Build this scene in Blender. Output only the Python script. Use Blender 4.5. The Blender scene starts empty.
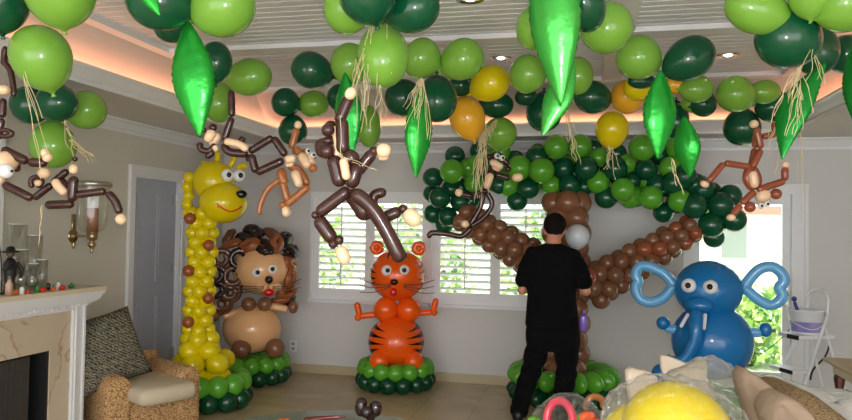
import bpy, bmesh, math, random
from mathutils import Vector, Matrix, noise
PI = math.pi
random.seed(7)
SC = bpy.context.scene
COL = SC.collection
# ------------------------------------------------------------------ camera
EYE = Vector((0, 0, 1.55)); F = 700.0
YAW, PITCH, ROLL = math.atan(159 / 700), math.atan(19.5 / 700), 0.016
h_r = Vector((math.cos(YAW), math.sin(YAW), 0)); h_f = Vector((-math.sin(YAW), math.cos(YAW), 0)); up0 = Vector((0, 0, 1))
FWD = (h_f * math.cos(PITCH) + up0 * math.sin(PITCH)).normalized()
U0 = h_r.cross(FWD)
RGT = (h_r * math.cos(ROLL) + U0 * math.sin(ROLL)).normalized()
UPV = RGT.cross(FWD)
cd = bpy.data.cameras.new('camera'); cam = bpy.data.objects.new('camera', cd); COL.objects.link(cam)
cd.sensor_width = 36; cd.lens = F / 852 * 36; cd.clip_start = 0.05; cd.clip_end = 200
cam.matrix_world = Matrix(((RGT.x, UPV.x, -FWD.x, EYE.x), (RGT.y, UPV.y, -FWD.y, EYE.y), (RGT.z, UPV.z, -FWD.z, EYE.z), (0, 0, 0, 1)))
SC.camera = cam
def ray(px, py): return FWD + RGT * ((px - 426) / F) - UPV * ((py - 210) / F)
def P(px, py, d): return EYE + ray(px, py) * d
def PZ(px, py, z):
    r = ray(px, py); return EYE + r * ((z - EYE.z) / r.z)
def PY(px, py, y):
    r = ray(px, py); return EYE + r * (y / r.y)
def PX(px, py, x):
    r = ray(px, py); return EYE + r * (x / r.x)
# ------------------------------------------------------------------ materials
def lin(c):
    return tuple(((v / 255) / 12.92 if v / 255 <= 0.04045 else ((v / 255 + 0.055) / 1.055) ** 2.4) for v in c) + (1,)
MATS = {}
def mat(name, rgb, rough=0.5, metal=0.0, spec=0.5, noise_amt=0.0, noise_scale=8.0, rgb2=None, bump=0.0, bump_scale=40.0, emit=None, estr=1.0, coat=0.0, sss=0.0):
    if name in MATS: return MATS[name]
    m = bpy.data.materials.new(name); m.use_nodes = True; MATS[name] = m
    nt = m.node_tree; b = nt.nodes['Principled BSDF']
    b.inputs['Base Color'].default_value = lin(rgb); b.inputs['Roughness'].default_value = rough
    b.inputs['Metallic'].default_value = metal; b.inputs['Specular IOR Level'].default_value = spec
    b.inputs['Coat Weight'].default_value = coat
    if sss: b.inputs['Subsurface Weight'].default_value = sss; b.inputs['Subsurface Scale'].default_value = 0.03
    tc = nt.nodes.new('ShaderNodeTexCoord')
    if noise_amt or rgb2:
        n = nt.nodes.new('ShaderNodeTexNoise'); n.inputs['Scale'].default_value = noise_scale; n.inputs['Detail'].default_value = 4
        nt.links.new(tc.outputs['Object'], n.inputs['Vector'])
        mx = nt.nodes.new('ShaderNodeMix'); mx.data_type = 'RGBA'
        c2 = lin(rgb2) if rgb2 else tuple(v * (1 - noise_amt) for v in lin(rgb)[:3]) + (1,)
        mx.inputs[6].default_value = lin(rgb); mx.inputs[7].default_value = c2
        nt.links.new(n.outputs['Fac'], mx.inputs[0]); nt.links.new(mx.outputs[2], b.inputs['Base Color'])
    if bump:
        n2 = nt.nodes.new('ShaderNodeTexNoise'); n2.inputs['Scale'].default_value = bump_scale; n2.inputs['Detail'].default_value = 3
        nt.links.new(tc.outputs['Object'], n2.inputs['Vector'])
        bp = nt.nodes.new('ShaderNodeBump'); bp.inputs['Strength'].default_value = bump; bp.inputs['Distance'].default_value = 0.01
        nt.links.new(n2.outputs['Fac'], bp.inputs['Height']); nt.links.new(bp.outputs['Normal'], b.inputs['Normal'])
    if emit: b.inputs['Emission Color'].default_value = lin(emit); b.inputs['Emission Strength'].default_value = estr
    return m
def latex(name, rgb, rough=0.16): return mat(name, rgb, rough, noise_amt=0.10, noise_scale=3.0)
LIME = latex('lime_latex', (120, 172, 62)); DARK = latex('dark_green_latex', (12, 80, 50)); LIME2 = latex('bright_lime_latex', (88, 164, 44))
DARK2 = latex('deep_green_latex', (6, 66, 38))
YEL = latex('yellow_latex', (222, 200, 6)); AMB = latex('amber_latex', (232, 170, 40)); BRN = latex('brown_latex', (132, 88, 62))
SPOT = latex('spot_brown_latex', (150, 80, 40)); TAN = latex('tan_latex', (240, 186, 134)); BLUSH = latex('blush_latex', (246, 208, 170))
CHOC = latex('chocolate_latex', (62, 34, 30), 0.2); MOCHA = latex('mocha_latex', (172, 104, 58)); RUST = latex('rust_latex', (150, 78, 52))
ORG = latex('orange_latex', (246, 92, 14)); BLU = latex('blue_latex', (20, 112, 178)); SKY = latex('sky_blue_latex', (104, 174, 224))
WHT = latex('white_latex', (238, 238, 240)); BLK = latex('black_latex', (12, 12, 14)); RED = latex('red_latex', (220, 24, 24)); PINK = latex('pink_latex', (238, 60, 96))
MANEB = latex('mane_black_latex', (40, 24, 22)); MANEC = latex('mane_brown_latex', (150, 84, 44)); MANED = latex('mane_umber_latex', (104, 62, 44))
PURP = latex('purple_latex', (110, 80, 180)); GREYB = latex('pale_grey_latex', (200, 205, 212))
FOIL = mat('green_foil', (36, 160, 52), 0.24, 0.6, bump=0.6, bump_scale=11); FOIL2 = mat('bright_foil', (66, 172, 68), 0.22, 0.65, bump=0.6, bump_scale=9)
FOILD = mat('dark_foil', (24, 136, 48), 0.25, 0.6, bump=0.6, bump_scale=11)
WALL = mat('wall_paint', (207, 205, 202), 0.7, noise_amt=0.04, noise_scale=1.2, bump=0.08, bump_scale=60)
WALLW = mat('warm_wall_paint', (206, 202, 190), 0.7, noise_amt=0.04, noise_scale=1.2, bump=0.08, bump_scale=60)
CEIL = mat('ceiling_paint', (214, 208, 204), 0.7, noise_amt=0.03, noise_scale=1.5)
TRIM = mat('white_trim_paint', (226, 226, 228), 0.4, noise_amt=0.03)
PLANK = mat('plank_paint', (224, 224, 228), 0.5, noise_amt=0.06, noise_scale=6)
DOORM = mat('door_paint', (176, 180, 194), 0.45, noise_amt=0.03)
BLACKM = mat('black_iron', (22, 22, 24), 0.6); BRASS = mat('brass', (170, 150, 110), 0.3, 0.9); CHROME = mat('chrome', (215, 215, 220), 0.15, 1.0)
SILV = mat('brushed_silver', (190, 188, 180), 0.35, 0.9)
CLOTH = mat('black_cotton', (13, 13, 15), 1.0, spec=.15, noise_amt=0.3, noise_scale=14, bump=0.6, bump_scale=26)
SKIN = mat('skin', (196, 132, 104), 0.5, noise_amt=0.08, sss=0.1); HAIR = mat('dark_hair', (16, 12, 11), 0.8, spec=.15, bump=0.8, bump_scale=90)
SEAT = mat('beige_seat_fabric', (204, 190, 164), 0.85, noise_amt=0.08, bump=0.3, bump_scale=120)
RAFF = mat('raffia', (222, 204, 160), 0.7)
EYEP = BLK

def glassy(name, tint=(235, 240, 238), refl=0.12, veil=0.0, rough=0.03, bump=0.0, bscale=12):
    m = bpy.data.materials.new(name); m.use_nodes = True; nt = m.node_tree; nt.nodes.clear()
    out = nt.nodes.new('ShaderNodeOutputMaterial'); tr = nt.nodes.new('ShaderNodeBsdfTransparent'); gl = nt.nodes.new('ShaderNodeBsdfGlossy')
    tr.inputs['Color'].default_value = lin(tint); gl.inputs['Roughness'].default_value = rough
    lw = nt.nodes.new('ShaderNodeLayerWeight'); lw.inputs['Blend'].default_value = 0.25
    mp = nt.nodes.new('ShaderNodeMapRange'); mp.inputs['To Min'].default_value = refl * 0.5; mp.inputs['To Max'].default_value = min(1, refl * 4)
    nt.links.new(lw.outputs['Facing'], mp.inputs['Value'])
    mx = nt.nodes.new('ShaderNodeMixShader'); nt.links.new(mp.outputs['Result'], mx.inputs[0]); nt.links.new(tr.outputs[0], mx.inputs[1]); nt.links.new(gl.outputs[0], mx.inputs[2])
    last = mx
    if veil:
        df = nt.nodes.new('ShaderNodeBsdfDiffuse'); df.inputs['Color'].default_value = lin((225, 225, 220))
        m2 = nt.nodes.new('ShaderNodeMixShader'); m2.inputs[0].default_value = veil
        nt.links.new(mx.outputs[0], m2.inputs[1]); nt.links.new(df.outputs[0], m2.inputs[2]); last = m2
    if bump:
        tc = nt.nodes.new('ShaderNodeTexCoord'); n = nt.nodes.new('ShaderNodeTexNoise'); n.inputs['Scale'].default_value = bscale; n.inputs['Detail'].default_value = 5; n.inputs['Distortion'].default_value = 1.5
        bp = nt.nodes.new('ShaderNodeBump'); bp.inputs['Strength'].default_value = bump; bp.inputs['Distance'].default_value = 0.12
        nt.links.new(tc.outputs['Object'], n.inputs['Vector']); nt.links.new(n.outputs['Fac'], bp.inputs['Height']); nt.links.new(bp.outputs['Normal'], gl.inputs['Normal'])
    nt.links.new(last.outputs[0], out.inputs[0]); MATS[name] = m
    return m
GLASS = glassy('clear_glass', (254, 255, 254), 0.17); PANE = glassy('window_glass', (245, 248, 247), 0.05)
BAG = glassy('clear_plastic', (248, 248, 244), 0.12, 0.012, 0.14, 1.0, 26)
BAG2 = glassy('cloudy_plastic', (240, 240, 234), 0.14, 0.13, 0.14, 1.0, 24)
SHEET = glassy('milky_plastic', (235, 238, 234), 0.2, 0.34, 0.18, 1.0, 18)

def floor_mat():
    m = bpy.data.materials.new('marble_tile'); m.use_nodes = True; nt = m.node_tree; b = nt.nodes['Principled BSDF']
    tc = nt.nodes.new('ShaderNodeTexCoord'); br = nt.nodes.new('ShaderNodeTexBrick'); br.offset = 0
    br.inputs['Scale'].default_value = 1.0; br.inputs['Brick Width'].default_value = 0.46; br.inputs['Row Height'].default_value = 0.46
    br.inputs['Mortar Size'].default_value = 0.004; br.inputs['Color1'].default_value = lin((200, 182, 146)); br.inputs['Color2'].default_value = lin((190, 173, 138)); br.inputs['Mortar'].default_value = lin((160, 144, 112))
    n = nt.nodes.new('ShaderNodeTexNoise'); n.inputs['Scale'].default_value = 2.4; n.inputs['Detail'].default_value = 7; n.inputs['Distortion'].default_value = 1.4
    cr = nt.nodes.new('ShaderNodeValToRGB'); cr.color_ramp.elements[0].position = 0.35; cr.color_ramp.elements[0].color = (0.72, 0.68, 0.62, 1); cr.color_ramp.elements[1].position = 0.65; cr.color_ramp.elements[1].color = (1, 1, 1, 1)
    mx = nt.nodes.new('ShaderNodeMix'); mx.data_type = 'RGBA'; mx.blend_type = 'MULTIPLY'; mx.inputs[0].default_value = 0.8
    L = nt.links.new
    L(tc.outputs['Object'], br.inputs['Vector']); L(tc.outputs['Object'], n.inputs['Vector']); L(n.outputs['Fac'], cr.inputs[0])
    L(br.outputs['Color'], mx.inputs[6]); L(cr.outputs[0], mx.inputs[7]); L(mx.outputs[2], b.inputs['Base Color'])
    b.inputs['Roughness'].default_value = 0.3; b.inputs['Specular IOR Level'].default_value = 0.4
    return m
FLOOR = floor_mat()
def marble():
    m = bpy.data.materials.new('peach_marble'); m.use_nodes = True; nt = m.node_tree; b = nt.nodes['Principled BSDF']; L = nt.links.new
    tc = nt.nodes.new('ShaderNodeTexCoord'); n = nt.nodes.new('ShaderNodeTexNoise'); n.inputs['Scale'].default_value = 1.6; n.inputs['Detail'].default_value = 6; n.inputs['Distortion'].default_value = 2.2
    cr = nt.nodes.new('ShaderNodeValToRGB'); e = cr.color_ramp.elements
    e[0].position = 0.48; e[0].color = lin((204, 190, 168)); e[1].position = 0.53; e[1].color = lin((200, 184, 160))
    x = e.new(0.505); x.color = lin((180, 148, 116))
    L(tc.outputs['Object'], n.inputs['Vector']); L(n.outputs['Fac'], cr.inputs[0]); L(cr.outputs[0], b.inputs['Base Color']); b.inputs['Roughness'].default_value = 0.25
    return m
MARB = marble()
def wavemat(name, c1, c2, scale, dist, rough=0.85, bump=0.0, kind='BANDS', sharp=True, detail=2):
    m = bpy.data.materials.new(name); m.use_nodes = True; nt = m.node_tree; b = nt.nodes['Principled BSDF']; L = nt.links.new
    tc = nt.nodes.new('ShaderNodeTexCoord'); w = nt.nodes.new('ShaderNodeTexWave'); w.wave_type = kind; w.bands_direction = 'DIAGONAL' if kind == 'BANDS' else w.bands_direction
    w.inputs['Scale'].default_value = scale; w.inputs['Distortion'].default_value = dist; w.inputs['Detail'].default_value = detail; w.inputs['Detail Scale'].default_value = 2.2
    cr = nt.nodes.new('ShaderNodeValToRGB'); e = cr.color_ramp.elements
    e[0].position = 0.45 if sharp else 0.1; e[0].color = lin(c1); e[1].position = 0.55 if sharp else 0.9; e[1].color = lin(c2)
    L(tc.outputs['Object'], w.inputs['Vector']); L(w.outputs['Fac'], cr.inputs[0]); L(cr.outputs[0], b.inputs['Base Color']); b.inputs['Roughness'].default_value = rough
    if bump:
        bp = nt.nodes.new('ShaderNodeBump'); bp.inputs['Strength'].default_value = bump; bp.inputs['Distance'].default_value = 0.01; L(w.outputs['Fac'], bp.inputs['Height']); L(bp.outputs['Normal'], b.inputs['Normal'])
    return m
ZEBRA = wavemat('zebra_fabric', (46, 46, 42), (132, 126, 104), 24, 7)
def weave(name, c1, c2, scale):
    m = bpy.data.materials.new(name); m.use_nodes = True; nt = m.node_tree; b = nt.nodes['Principled BSDF']; L = nt.links.new
    tc = nt.nodes.new('ShaderNodeTexCoord'); v = nt.nodes.new('ShaderNodeTexVoronoi'); v.inputs['Scale'].default_value = scale
    mp = nt.nodes.new('ShaderNodeMapping'); mp.inputs['Scale'].default_value = (1, 1, 1.7)
    cr = nt.nodes.new('ShaderNodeValToRGB'); e = cr.color_ramp.elements; e[0].position = 0.15; e[0].color = lin(c1); e[1].position = 0.75; e[1].color = lin(c2)
    bp = nt.nodes.new('ShaderNodeBump'); bp.inputs['Strength'].default_value = 0.9; bp.inputs['Distance'].default_value = 0.008; bp.invert = True
    L(tc.outputs['Object'], mp.inputs[0]); L(mp.outputs[0], v.inputs['Vector']); L(v.outputs['Distance'], cr.inputs[0]); L(cr.outputs[0], b.inputs['Base Color'])
    L(v.outputs['Distance'], bp.inputs['Height']); L(bp.outputs['Normal'], b.inputs['Normal']); b.inputs['Roughness'].default_value = 0.75
    return m
WICK = weave('wicker', (236, 194, 138), (150, 108, 68), 62); SEAGR = weave('seagrass', (160, 132, 90), (104, 82, 54), 150)
KRAFT = mat('taupe_paper', (146, 126, 106), 0.85, noise_amt=0.25, noise_scale=9, bump=1.0, bump_scale=16); PAPER = mat('cream_paper', (222, 206, 186), 0.75, noise_amt=0.1, noise_scale=5, bump=0.6, bump_scale=12)

# ------------------------------------------------------------------ object helpers
def link(o, parent=None):
    COL.objects.link(o)
    if parent is not None: o.parent = parent
    return o
def tag(o, label=None, cat=None, group=None, kind=None):
    if label: o['label'] = label
    if cat: o['category'] = cat
    if group: o['group'] = group
    if kind: o['kind'] = kind
    return o
def empty(name, loc, rz=0.0, **k):
    o = bpy.data.objects.new(name, None); o.empty_display_size = 0.1; link(o); o.location = loc; o.rotation_euler = (0, 0, rz); return tag(o, **k)
def mk(name, bm, mats, parent=None, loc=None, smooth=False, **k):
    me = bpy.data.meshes.new(name)
    bmesh.ops.recalc_face_normals(bm, faces=bm.faces)
    if smooth:
        for f in bm.faces: f.smooth = True
    bm.to_mesh(me); bm.free()
    for m in (mats if isinstance(mats, (list, tuple)) else [mats]): me.materials.append(m)
    o = bpy.data.objects.new(name, me); link(o, parent)
    if loc is not None: o.location = loc
    return tag(o, **k)
BBN = [0]
def bbox(bm, x0, x1, y0, y1, z0, z1, mi=0):
    BBN[0] += 1; e = (BBN[0] * 5 % 11) * .00023      # abutting boards never share a plane exactly
    x0 -= e; x1 += e; y0 -= e; y1 += e; z0 -= e * .6; z1 += e * .6
    vs = [bm.verts.new((x, y, z)) for x in (x0, x1) for y in (y0, y1) for z in (z0, z1)]
    for q in ((0, 1, 3, 2), (4, 6, 7, 5), (0, 4, 5, 1), (2, 3, 7, 6), (0, 2, 6, 4), (1, 5, 7, 3)):
        f = bm.faces.new([vs[i] for i in q]); f.material_index = mi
def box(name, m, b, parent=None, bevel=0.0, **k):
    bm = bmesh.new(); bbox(bm, *b)
    if bevel: bmesh.ops.bevel(bm, geom=bm.edges[:], offset=bevel, segments=3, affect='EDGES', profile=0.5)
    return mk(name, bm, m, parent, smooth=False, **k)
def lathe(bm, prof, seg=20, M=None, mi=0):
    """prof: list of (r, z), poles allowed"""
    rings = []
    for r, z in prof:
        if r < 1e-6: rings.append([bm.verts.new((0, 0, z))])
        else: rings.append([bm.verts.new((r * math.cos(2 * PI * i / seg), r * math.sin(2 * PI * i / seg), z)) for i in range(seg)])
    fs = []
    for a, b in zip(rings, rings[1:]):
        for i in range(seg):
            j = (i + 1) % seg
            q = [a[i % len(a)], a[j % len(a)], b[j % len(b)], b[i % len(b)]]
            u = []
            for v in q:
                if v not in u: u.append(v)
            if len(u) > 2: f = bm.faces.new(u); f.material_index = mi; fs.append(f)
    if M is not None: bmesh.ops.transform(bm, matrix=M, verts=[v for r in rings for v in r])
    return fs
def frame_for(d):
    d = d.normalized(); a = Vector((0, 0, 1)) if abs(d.z) < 0.9 else Vector((1, 0, 0)); x = d.cross(a).normalized(); return x, d.cross(x).normalized()
def catmull(pts, n):
    if len(pts) < 3: return [pts[0].lerp(pts[-1], i / n) for i in range(n + 1)]
    out = []; Q = [pts[0] * 2 - pts[1]] + pts + [pts[-1] * 2 - pts[-2]]
    for i in range(1, len(Q) - 2):
        for k in range(n):
            t = k / n; a, b, c, d = Q[i - 1:i + 3]
            out.append(0.5 * (2 * b + (c - a) * t + (2 * a - 5 * b + 4 * c - d) * t * t + (3 * b - a - 3 * c + d) * t ** 3))
    out.append(pts[-1]); return out
def tube(bm, pts, r, seg=8, n=6, rounded=True, mi=0, closed=False, r1=None):
    pts = [Vector(p) for p in pts]; path = catmull(pts, n)
    if len(pts) == 2 and rounded: path = catmull([pts[0], pts[0].lerp(pts[1], .5), pts[1]], 4)
    L = [0.0]
    for a, b in zip(path, path[1:]): L.append(L[-1] + (b - a).length)
    T = L[-1] or 1; rings = []
    samples = []
    for p, l in zip(path, L): samples.append((p, l))
    if rounded and not closed:
        # extra samples near the ends for round caps
        d0 = (path[1] - path[0]).normalized(); d1 = (path[-1] - path[-2]).normalized(); rr = min(r, T * 0.45)
        mids = [(p, l) for p, l in samples if rr < l < T - rr]
        st = [(path[0] + d0 * rr * (1 - math.cos(a)), rr * (1 - math.cos(a)), math.sin(a)) for a in (0.25, 0.6, 1.0, 1.4)]
        en = [(path[-1] - d1 * rr * (1 - math.cos(a)), T - rr * (1 - math.cos(a)), math.sin(a)) for a in (1.4, 1.0, 0.6, 0.25)]
        sam = st + [(p, l, 1.0) for p, l in mids] + en
    else: sam = [(p, l, 1.0) for p, l in samples]
    px = None
    for i, (p, l, k) in enumerate(sam):
        a = sam[max(0, i - 1)][0]; b = sam[min(len(sam) - 1, i + 1)][0]; d = (b - a)
        if d.length < 1e-7: d = Vector((0, 0, 1))
        d.normalize()
        if px is None: px, _ = frame_for(d)
        px = (px - d * px.dot(d)); px = px.normalized() if px.length > 1e-5 else frame_for(d)[0]
        py = d.cross(px); R = (r if r1 is None else r + (r1 - r) * l / T) * k
        rings.append([bm.verts.new(p + px * (R * math.cos(2 * PI * j / seg)) + py * (R * math.sin(2 * PI * j / seg))) for j in range(seg)])
    pairs = list(zip(rings, rings[1:])) + ([(rings[-1], rings[0])] if closed else [])
    for a, b in pairs:
        for j in range(seg): f = bm.faces.new([a[j], a[(j + 1) % seg], b[(j + 1) % seg], b[j]]); f.material_index = mi; f.smooth = True
    if not closed:
        for rg in (rings[0], rings[-1]):
            f = bm.faces.new(rg); f.material_index = mi
def chain(bm, pts, r, **k):
    """twisted modelling balloon: one bubble for each pair of joints"""
    for a, b in zip(pts, pts[1:]): tube(bm, [a, b], r, **k)
def ball(bm, c, r, sub=2, scale=(1, 1, 1), mi=0, rot=None):
    M = Matrix.Translation(c) @ (rot.to_4x4() if rot else Matrix.Identity(4)) @ Matrix.Diagonal((r * scale[0], r * scale[1], r * scale[2], 1))
    n = len(bm.faces); g = bmesh.ops.create_uvsphere(bm, u_segments=16 if sub < 3 else 28, v_segments=10 if sub < 3 else 18, radius=1, matrix=M)
    for v in g['verts']:
        for f in v.link_faces: f.material_index = mi; f.smooth = True
# shared unit balloon meshes
BM_CACHE = {}
def balloon_mesh(m, kind='round'):
    key = (m.name, kind)
    if key in BM_CACHE: return BM_CACHE[key]
    bm = bmesh.new()
    if kind == 'round':     # pear shaped latex balloon with its neck, knot at the bottom, unit diameter
        prof = [(0, 0.5)]
        for i in range(1, 15):
            a = PI * i / 16; r = 0.5 * math.sin(a); z = 0.5 * math.cos(a)
            if z < 0: r *= 1 - 0.12 * (z / 0.5) ** 2; z *= 1.16
            prof.append((r, z))
        prof += [(0.06, -0.585), (0.03, -0.61), (0.022, -0.63), (0.045, -0.66), (0.03, -0.675), (0, -0.67)]
        lathe(bm, prof, 26)
    else:
        prof = [(0.5 * math.sin(PI * i / 12), 0.5 * math.cos(PI * i / 12)) for i in range(13)]; prof[0] = (0, .5); prof[-1] = (0, -.5)
        lathe(bm, prof, 20)
    for f in bm.faces: f.smooth = True
    bmesh.ops.recalc_face_normals(bm, faces=bm.faces)
    me = bpy.data.meshes.new('balloon'); bm.to_mesh(me); bm.free(); me.materials.append(m); BM_CACHE[key] = me
    return me
def balloon(name, m, loc, dia, taildir=None, parent=None, kind='round', stretch=1.0, **k):
    o = bpy.data.objects.new(name, balloon_mesh(m, kind)); link(o, parent); o.location = loc
    if taildir is not None:
        q = (-Vector(taildir)).normalized().to_track_quat('Z', 'Y'); o.rotation_mode = 'QUATERNION'; o.rotation_quaternion = q
    if not isinstance(dia, (tuple, list)): dia = (dia, dia, dia * stretch)
    o.scale = dia
    return tag(o, **k)

# ------------------------------------------------------------------ room
XL, YB, ZS, ZC, ZI = -3.92, 7.08, 2.45, 2.45, 2.78
XR, YF = 4.6, -2.2
TX0, TX1, TY1, TY0 = -3.14, 1.76, 6.64, -1.2       # tray opening
IX0, IX1, IY1, IY0 = -2.90, 1.5, 5.73, -0.9        # inner plank panel
WX0, WX1, WZ0, WZ1 = -2.86, -0.22, 0.79, 1.935
DX0, DX1, DZ1 = 0.98, 1.93, 1.95
box('floor', FLOOR, (XL - .15, XR, YF, YB + .15, -.1, 0), kind='structure')
bm = bmesh.new()
T = .15
bbox(bm, XL - T, WX0, YB, YB + T, 0, 2.9); bbox(bm, WX0, WX1, YB, YB + T, 0, WZ0); bbox(bm, WX0, WX1, YB, YB + T, WZ1, 2.9)
bbox(bm, WX1, DX0, YB, YB + T, 0, 2.9); bbox(bm, DX0, DX1, YB, YB + T, DZ1, 2.9); bbox(bm, DX1, XR, YB, YB + T, 0, 2.9)
mk('wall_back', bm, WALL, kind='structure')
LD0, LD1, LDZ = 5.50, 6.26, 2.0
bm = bmesh.new(); bbox(bm, XL - T, XL, YF, LD0, 0, 2.9); bbox(bm, XL - T, XL, LD0, LD1, LDZ, 2.9); bbox(bm, XL - T, XL, LD1, YB, 0, 2.9)
mk('wall_left', bm, WALLW, kind='structure')
box('wall_right', WALL, (XR, XR + T, YF, YB + T, 0, 2.9), kind='structure')
# ceiling: soffit ring, cove slopes, plank panel
bm = bmesh.new()
bbox(bm, XL, TX0, YF, YB, ZS, ZS + .05); bbox(bm, TX1, XR, YF, YB, ZS, ZS + .05); bbox(bm, TX0, TX1, TY1, YB, ZS, ZS + .05); bbox(bm, TX0, TX1, YF, TY0, ZS, ZS + .05)
def quad(bm, *p):
    return bm.faces.new([bm.verts.new(q) for q in p])
o_ = .09; a0, a1, b0, b1 = TX0 - o_, TX1 + o_, TY0 - o_, TY1 + o_; zc = ZS + .14
quad(bm, (a0, b0, zc), (a0, b1, zc), (IX0, IY1, ZI), (IX0, IY0, ZI)); quad(bm, (a1, b0, zc), (a1, b1, zc), (IX1, IY1, ZI), (IX1, IY0, ZI))
quad(bm, (a0, b1, zc), (a1, b1, zc), (IX1, IY1, ZI), (IX0, IY1, ZI)); quad(bm, (a0, b0, zc), (a1, b0, zc), (IX1, IY0, ZI), (IX0, IY0, ZI))
for p, q in (((a0, b0), (a0, b1)), ((a0, b1), (a1, b1)), ((a1, b1), (a1, b0)), ((a1, b0), (a0, b0))): quad(bm, (*p, ZS + .05), (*q, ZS + .05), (*q, zc), (*p, zc))
mk('ceiling', bm, CEIL, kind='structure')
bm = bmesh.new(); y = IY0; prev = None; PW = 0.085
prof = []
while y < IY1 - .001:
    prof += [(y, ZI), (y + PW - .014, ZI), (y + PW - .009, ZI + .012), (y + PW - .004, ZI + .012)]; y += PW
vv = [(bm.verts.new((IX0, y, z)), bm.verts.new((IX1, y, z))) for y, z in prof if y <= IY1]
for a, b in zip(vv, vv[1:]): bm.faces.new([a[0], a[1], b[1], b[0]])
mk('ceiling_planks', bm, PLANK, kind='structure')
box('ceiling_roof', CEIL, (XL - T, XR + T, YF, YB + T + .5, 2.92, 3.0), kind='structure')
bm = bmesh.new(); w = .07
bbox(bm, IX0, IX1, 4.32, 4.42, ZI - .03, ZI + .005); bbox(bm, IX0 - .02, IX0 + w, IY0, IY1, ZI - .03, ZI + .002); bbox(bm, IX1 - w, IX1 + .02, IY0, IY1, ZI - .03, ZI + .002)
bbox(bm, IX0 + w, IX1 - w, IY1 - .06, IY1 + .03, ZI - .03, ZI + .002); bbox(bm, .12, .28, 4.42, IY1 - .06, ZI - .026, ZI + .002); bbox(bm, .12, .28, IY0, 4.32, ZI - .026, ZI + .002)
mk('trim_1', bm, TRIM, kind='structure')
def molding(name, prof, path, closed=False, inward=1, m=TRIM):
    """prof = (out, z) swept along a polyline path of (x, y); 'out' is measured towards the side of the path's left normal"""
    bm = bmesh.new(); P_ = [Vector((x, y)) for x, y in path]; n = len(P_); rings = []
    for i in range(n):
        a = P_[(i - 1) % n] if (closed or i > 0) else None; b = P_[(i + 1) % n] if (closed or i < n - 1) else None
        dirs = [d.normalized() for d in ((P_[i] - a) if a is not None else None, (b - P_[i]) if b is not None else None) if d is not None]
        ns = [Vector((-d.y, d.x)) * inward for d in dirs]; nn = sum(ns, Vector((0, 0))); nn = nn / (nn.dot(ns[0])) 
        rings.append([bm.verts.new((P_[i].x + nn.x * o, P_[i].y + nn.y * o, z)) for o, z in prof])
    for i in range(n if closed else n - 1):
        a, b = rings[i], rings[(i + 1) % n]
        for j in range(len(prof) - 1): bm.faces.new([a[j], a[j + 1], b[j + 1], b[j]])
    return mk(name, bm, m, kind='structure')
crown = [(0, 2.345), (.012, 2.345), (.014, 2.37), (.03, 2.385), (.035, 2.395), (.06, 2.425), (.085, 2.435), (.09, 2.452)]
molding('trim_2', crown, [(XL, YF), (XL, YB), (XR, YB), (XR, YF)], inward=-1)
cove = [(.0, 2.45), (.012, 2.445), (.018, 2.47), (.01, 2.48), (.03, 2.50), (.06, 2.535), (.075, 2.545), (.075, 2.56), (.06, 2.56), (.02, 2.52), (.0, 2.50)]
molding('trim_3', cove, [(TX0, TY0), (TX0, TY1), (TX1, TY1), (TX1, TY0)], closed=True, inward=-1)
COVE = mat('cove_lamp', (255, 210, 180), emit=(255, 172, 130), estr=3.0)
for i, b in enumerate([(TX0 - .07, TX0 - .03, TY0, TY1, 2.505, 2.52), (TX0, TX1, TY1 + .03, TY1 + .07, 2.505, 2.52), (TX1 + .03, TX1 + .07, TY0, TY1, 2.505, 2.52)]):
    box('cove_light_strip', COVE, b, label=['warm hidden light strip along the left edge of the raised ceiling', 'warm hidden light strip along the far edge of the raised ceiling', 'warm hidden light strip along the right edge of the raised ceiling'][i], cat='light')
# baseboards
BASE = mat('stone_base', (188, 172, 140), 0.3, noise_amt=0.1, noise_scale=4)
box('baseboard_back', BASE, (XL, DX0 - .05, YB - .015, YB, 0, .09), kind='structure')
box('baseboard_right', BASE, (DX1 + .05, XR, YB - .015, YB, 0, .09), kind='structure')
box('baseboard_left', BASE, (XL, XL + .015, 4.45, LD0 - .09, 0, .09), kind='structure')
# left white pilaster strip beside the chimney mirror
bm = bmesh.new(); bbox(bm, XL, XL + .05, 3.92, 4.02, 1.12, 2.345); bbox(bm, XL, XL + .075, 3.95, 3.99, 1.12, 2.345)
mk('trim_4', bm, TRIM, kind='structure')

# left door
d1 = empty('door_1', (XL, (LD0 + LD1) / 2, 0), kind='structure')
hw = (LD1 - LD0) / 2
bm = bmesh.new(); bbox(bm, -.002, .02, -hw - .085, -hw, 0, LDZ + .085); bbox(bm, -.002, .02, hw, hw + .085, 0, LDZ + .085); bbox(bm, -.002, .02, -hw, hw, LDZ, LDZ + .085)
bbox(bm, .0, .03, -hw - .085, -hw - .068, 0, LDZ + .085); bbox(bm, 0, .03, hw + .068, hw + .085, 0, LDZ + .085); bbox(bm, 0, .03, -hw - .085, hw + .085, LDZ + .068, LDZ + .085)
bbox(bm, -.12, 0, -hw, -hw + .02, 0, LDZ); bbox(bm, -.12, 0, hw - .02, hw, 0, LDZ); bbox(bm, -.12, 0, -hw, hw, LDZ - .02, LDZ)
mk('door_frame', bm, TRIM, d1)
bm = bmesh.new(); bbox(bm, -.085, -.05, -hw + .022, hw - .022, .01, LDZ - .022)
for (y0, y1, z0, z1) in [(-.28, -.04, 1.02, 1.85), (.04, .28, 1.02, 1.85), (-.28, -.04, .2, .88), (.04, .28, .2, .88)]:
    bbox(bm, -.05, -.042, y0, y1, z0, z1); bbox(bm, -.042, -.036, y0 + .03, y1 - .03, z0 + .03, z1 - .03)
mk('door_leaf', bm, DOORM, d1)
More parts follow.
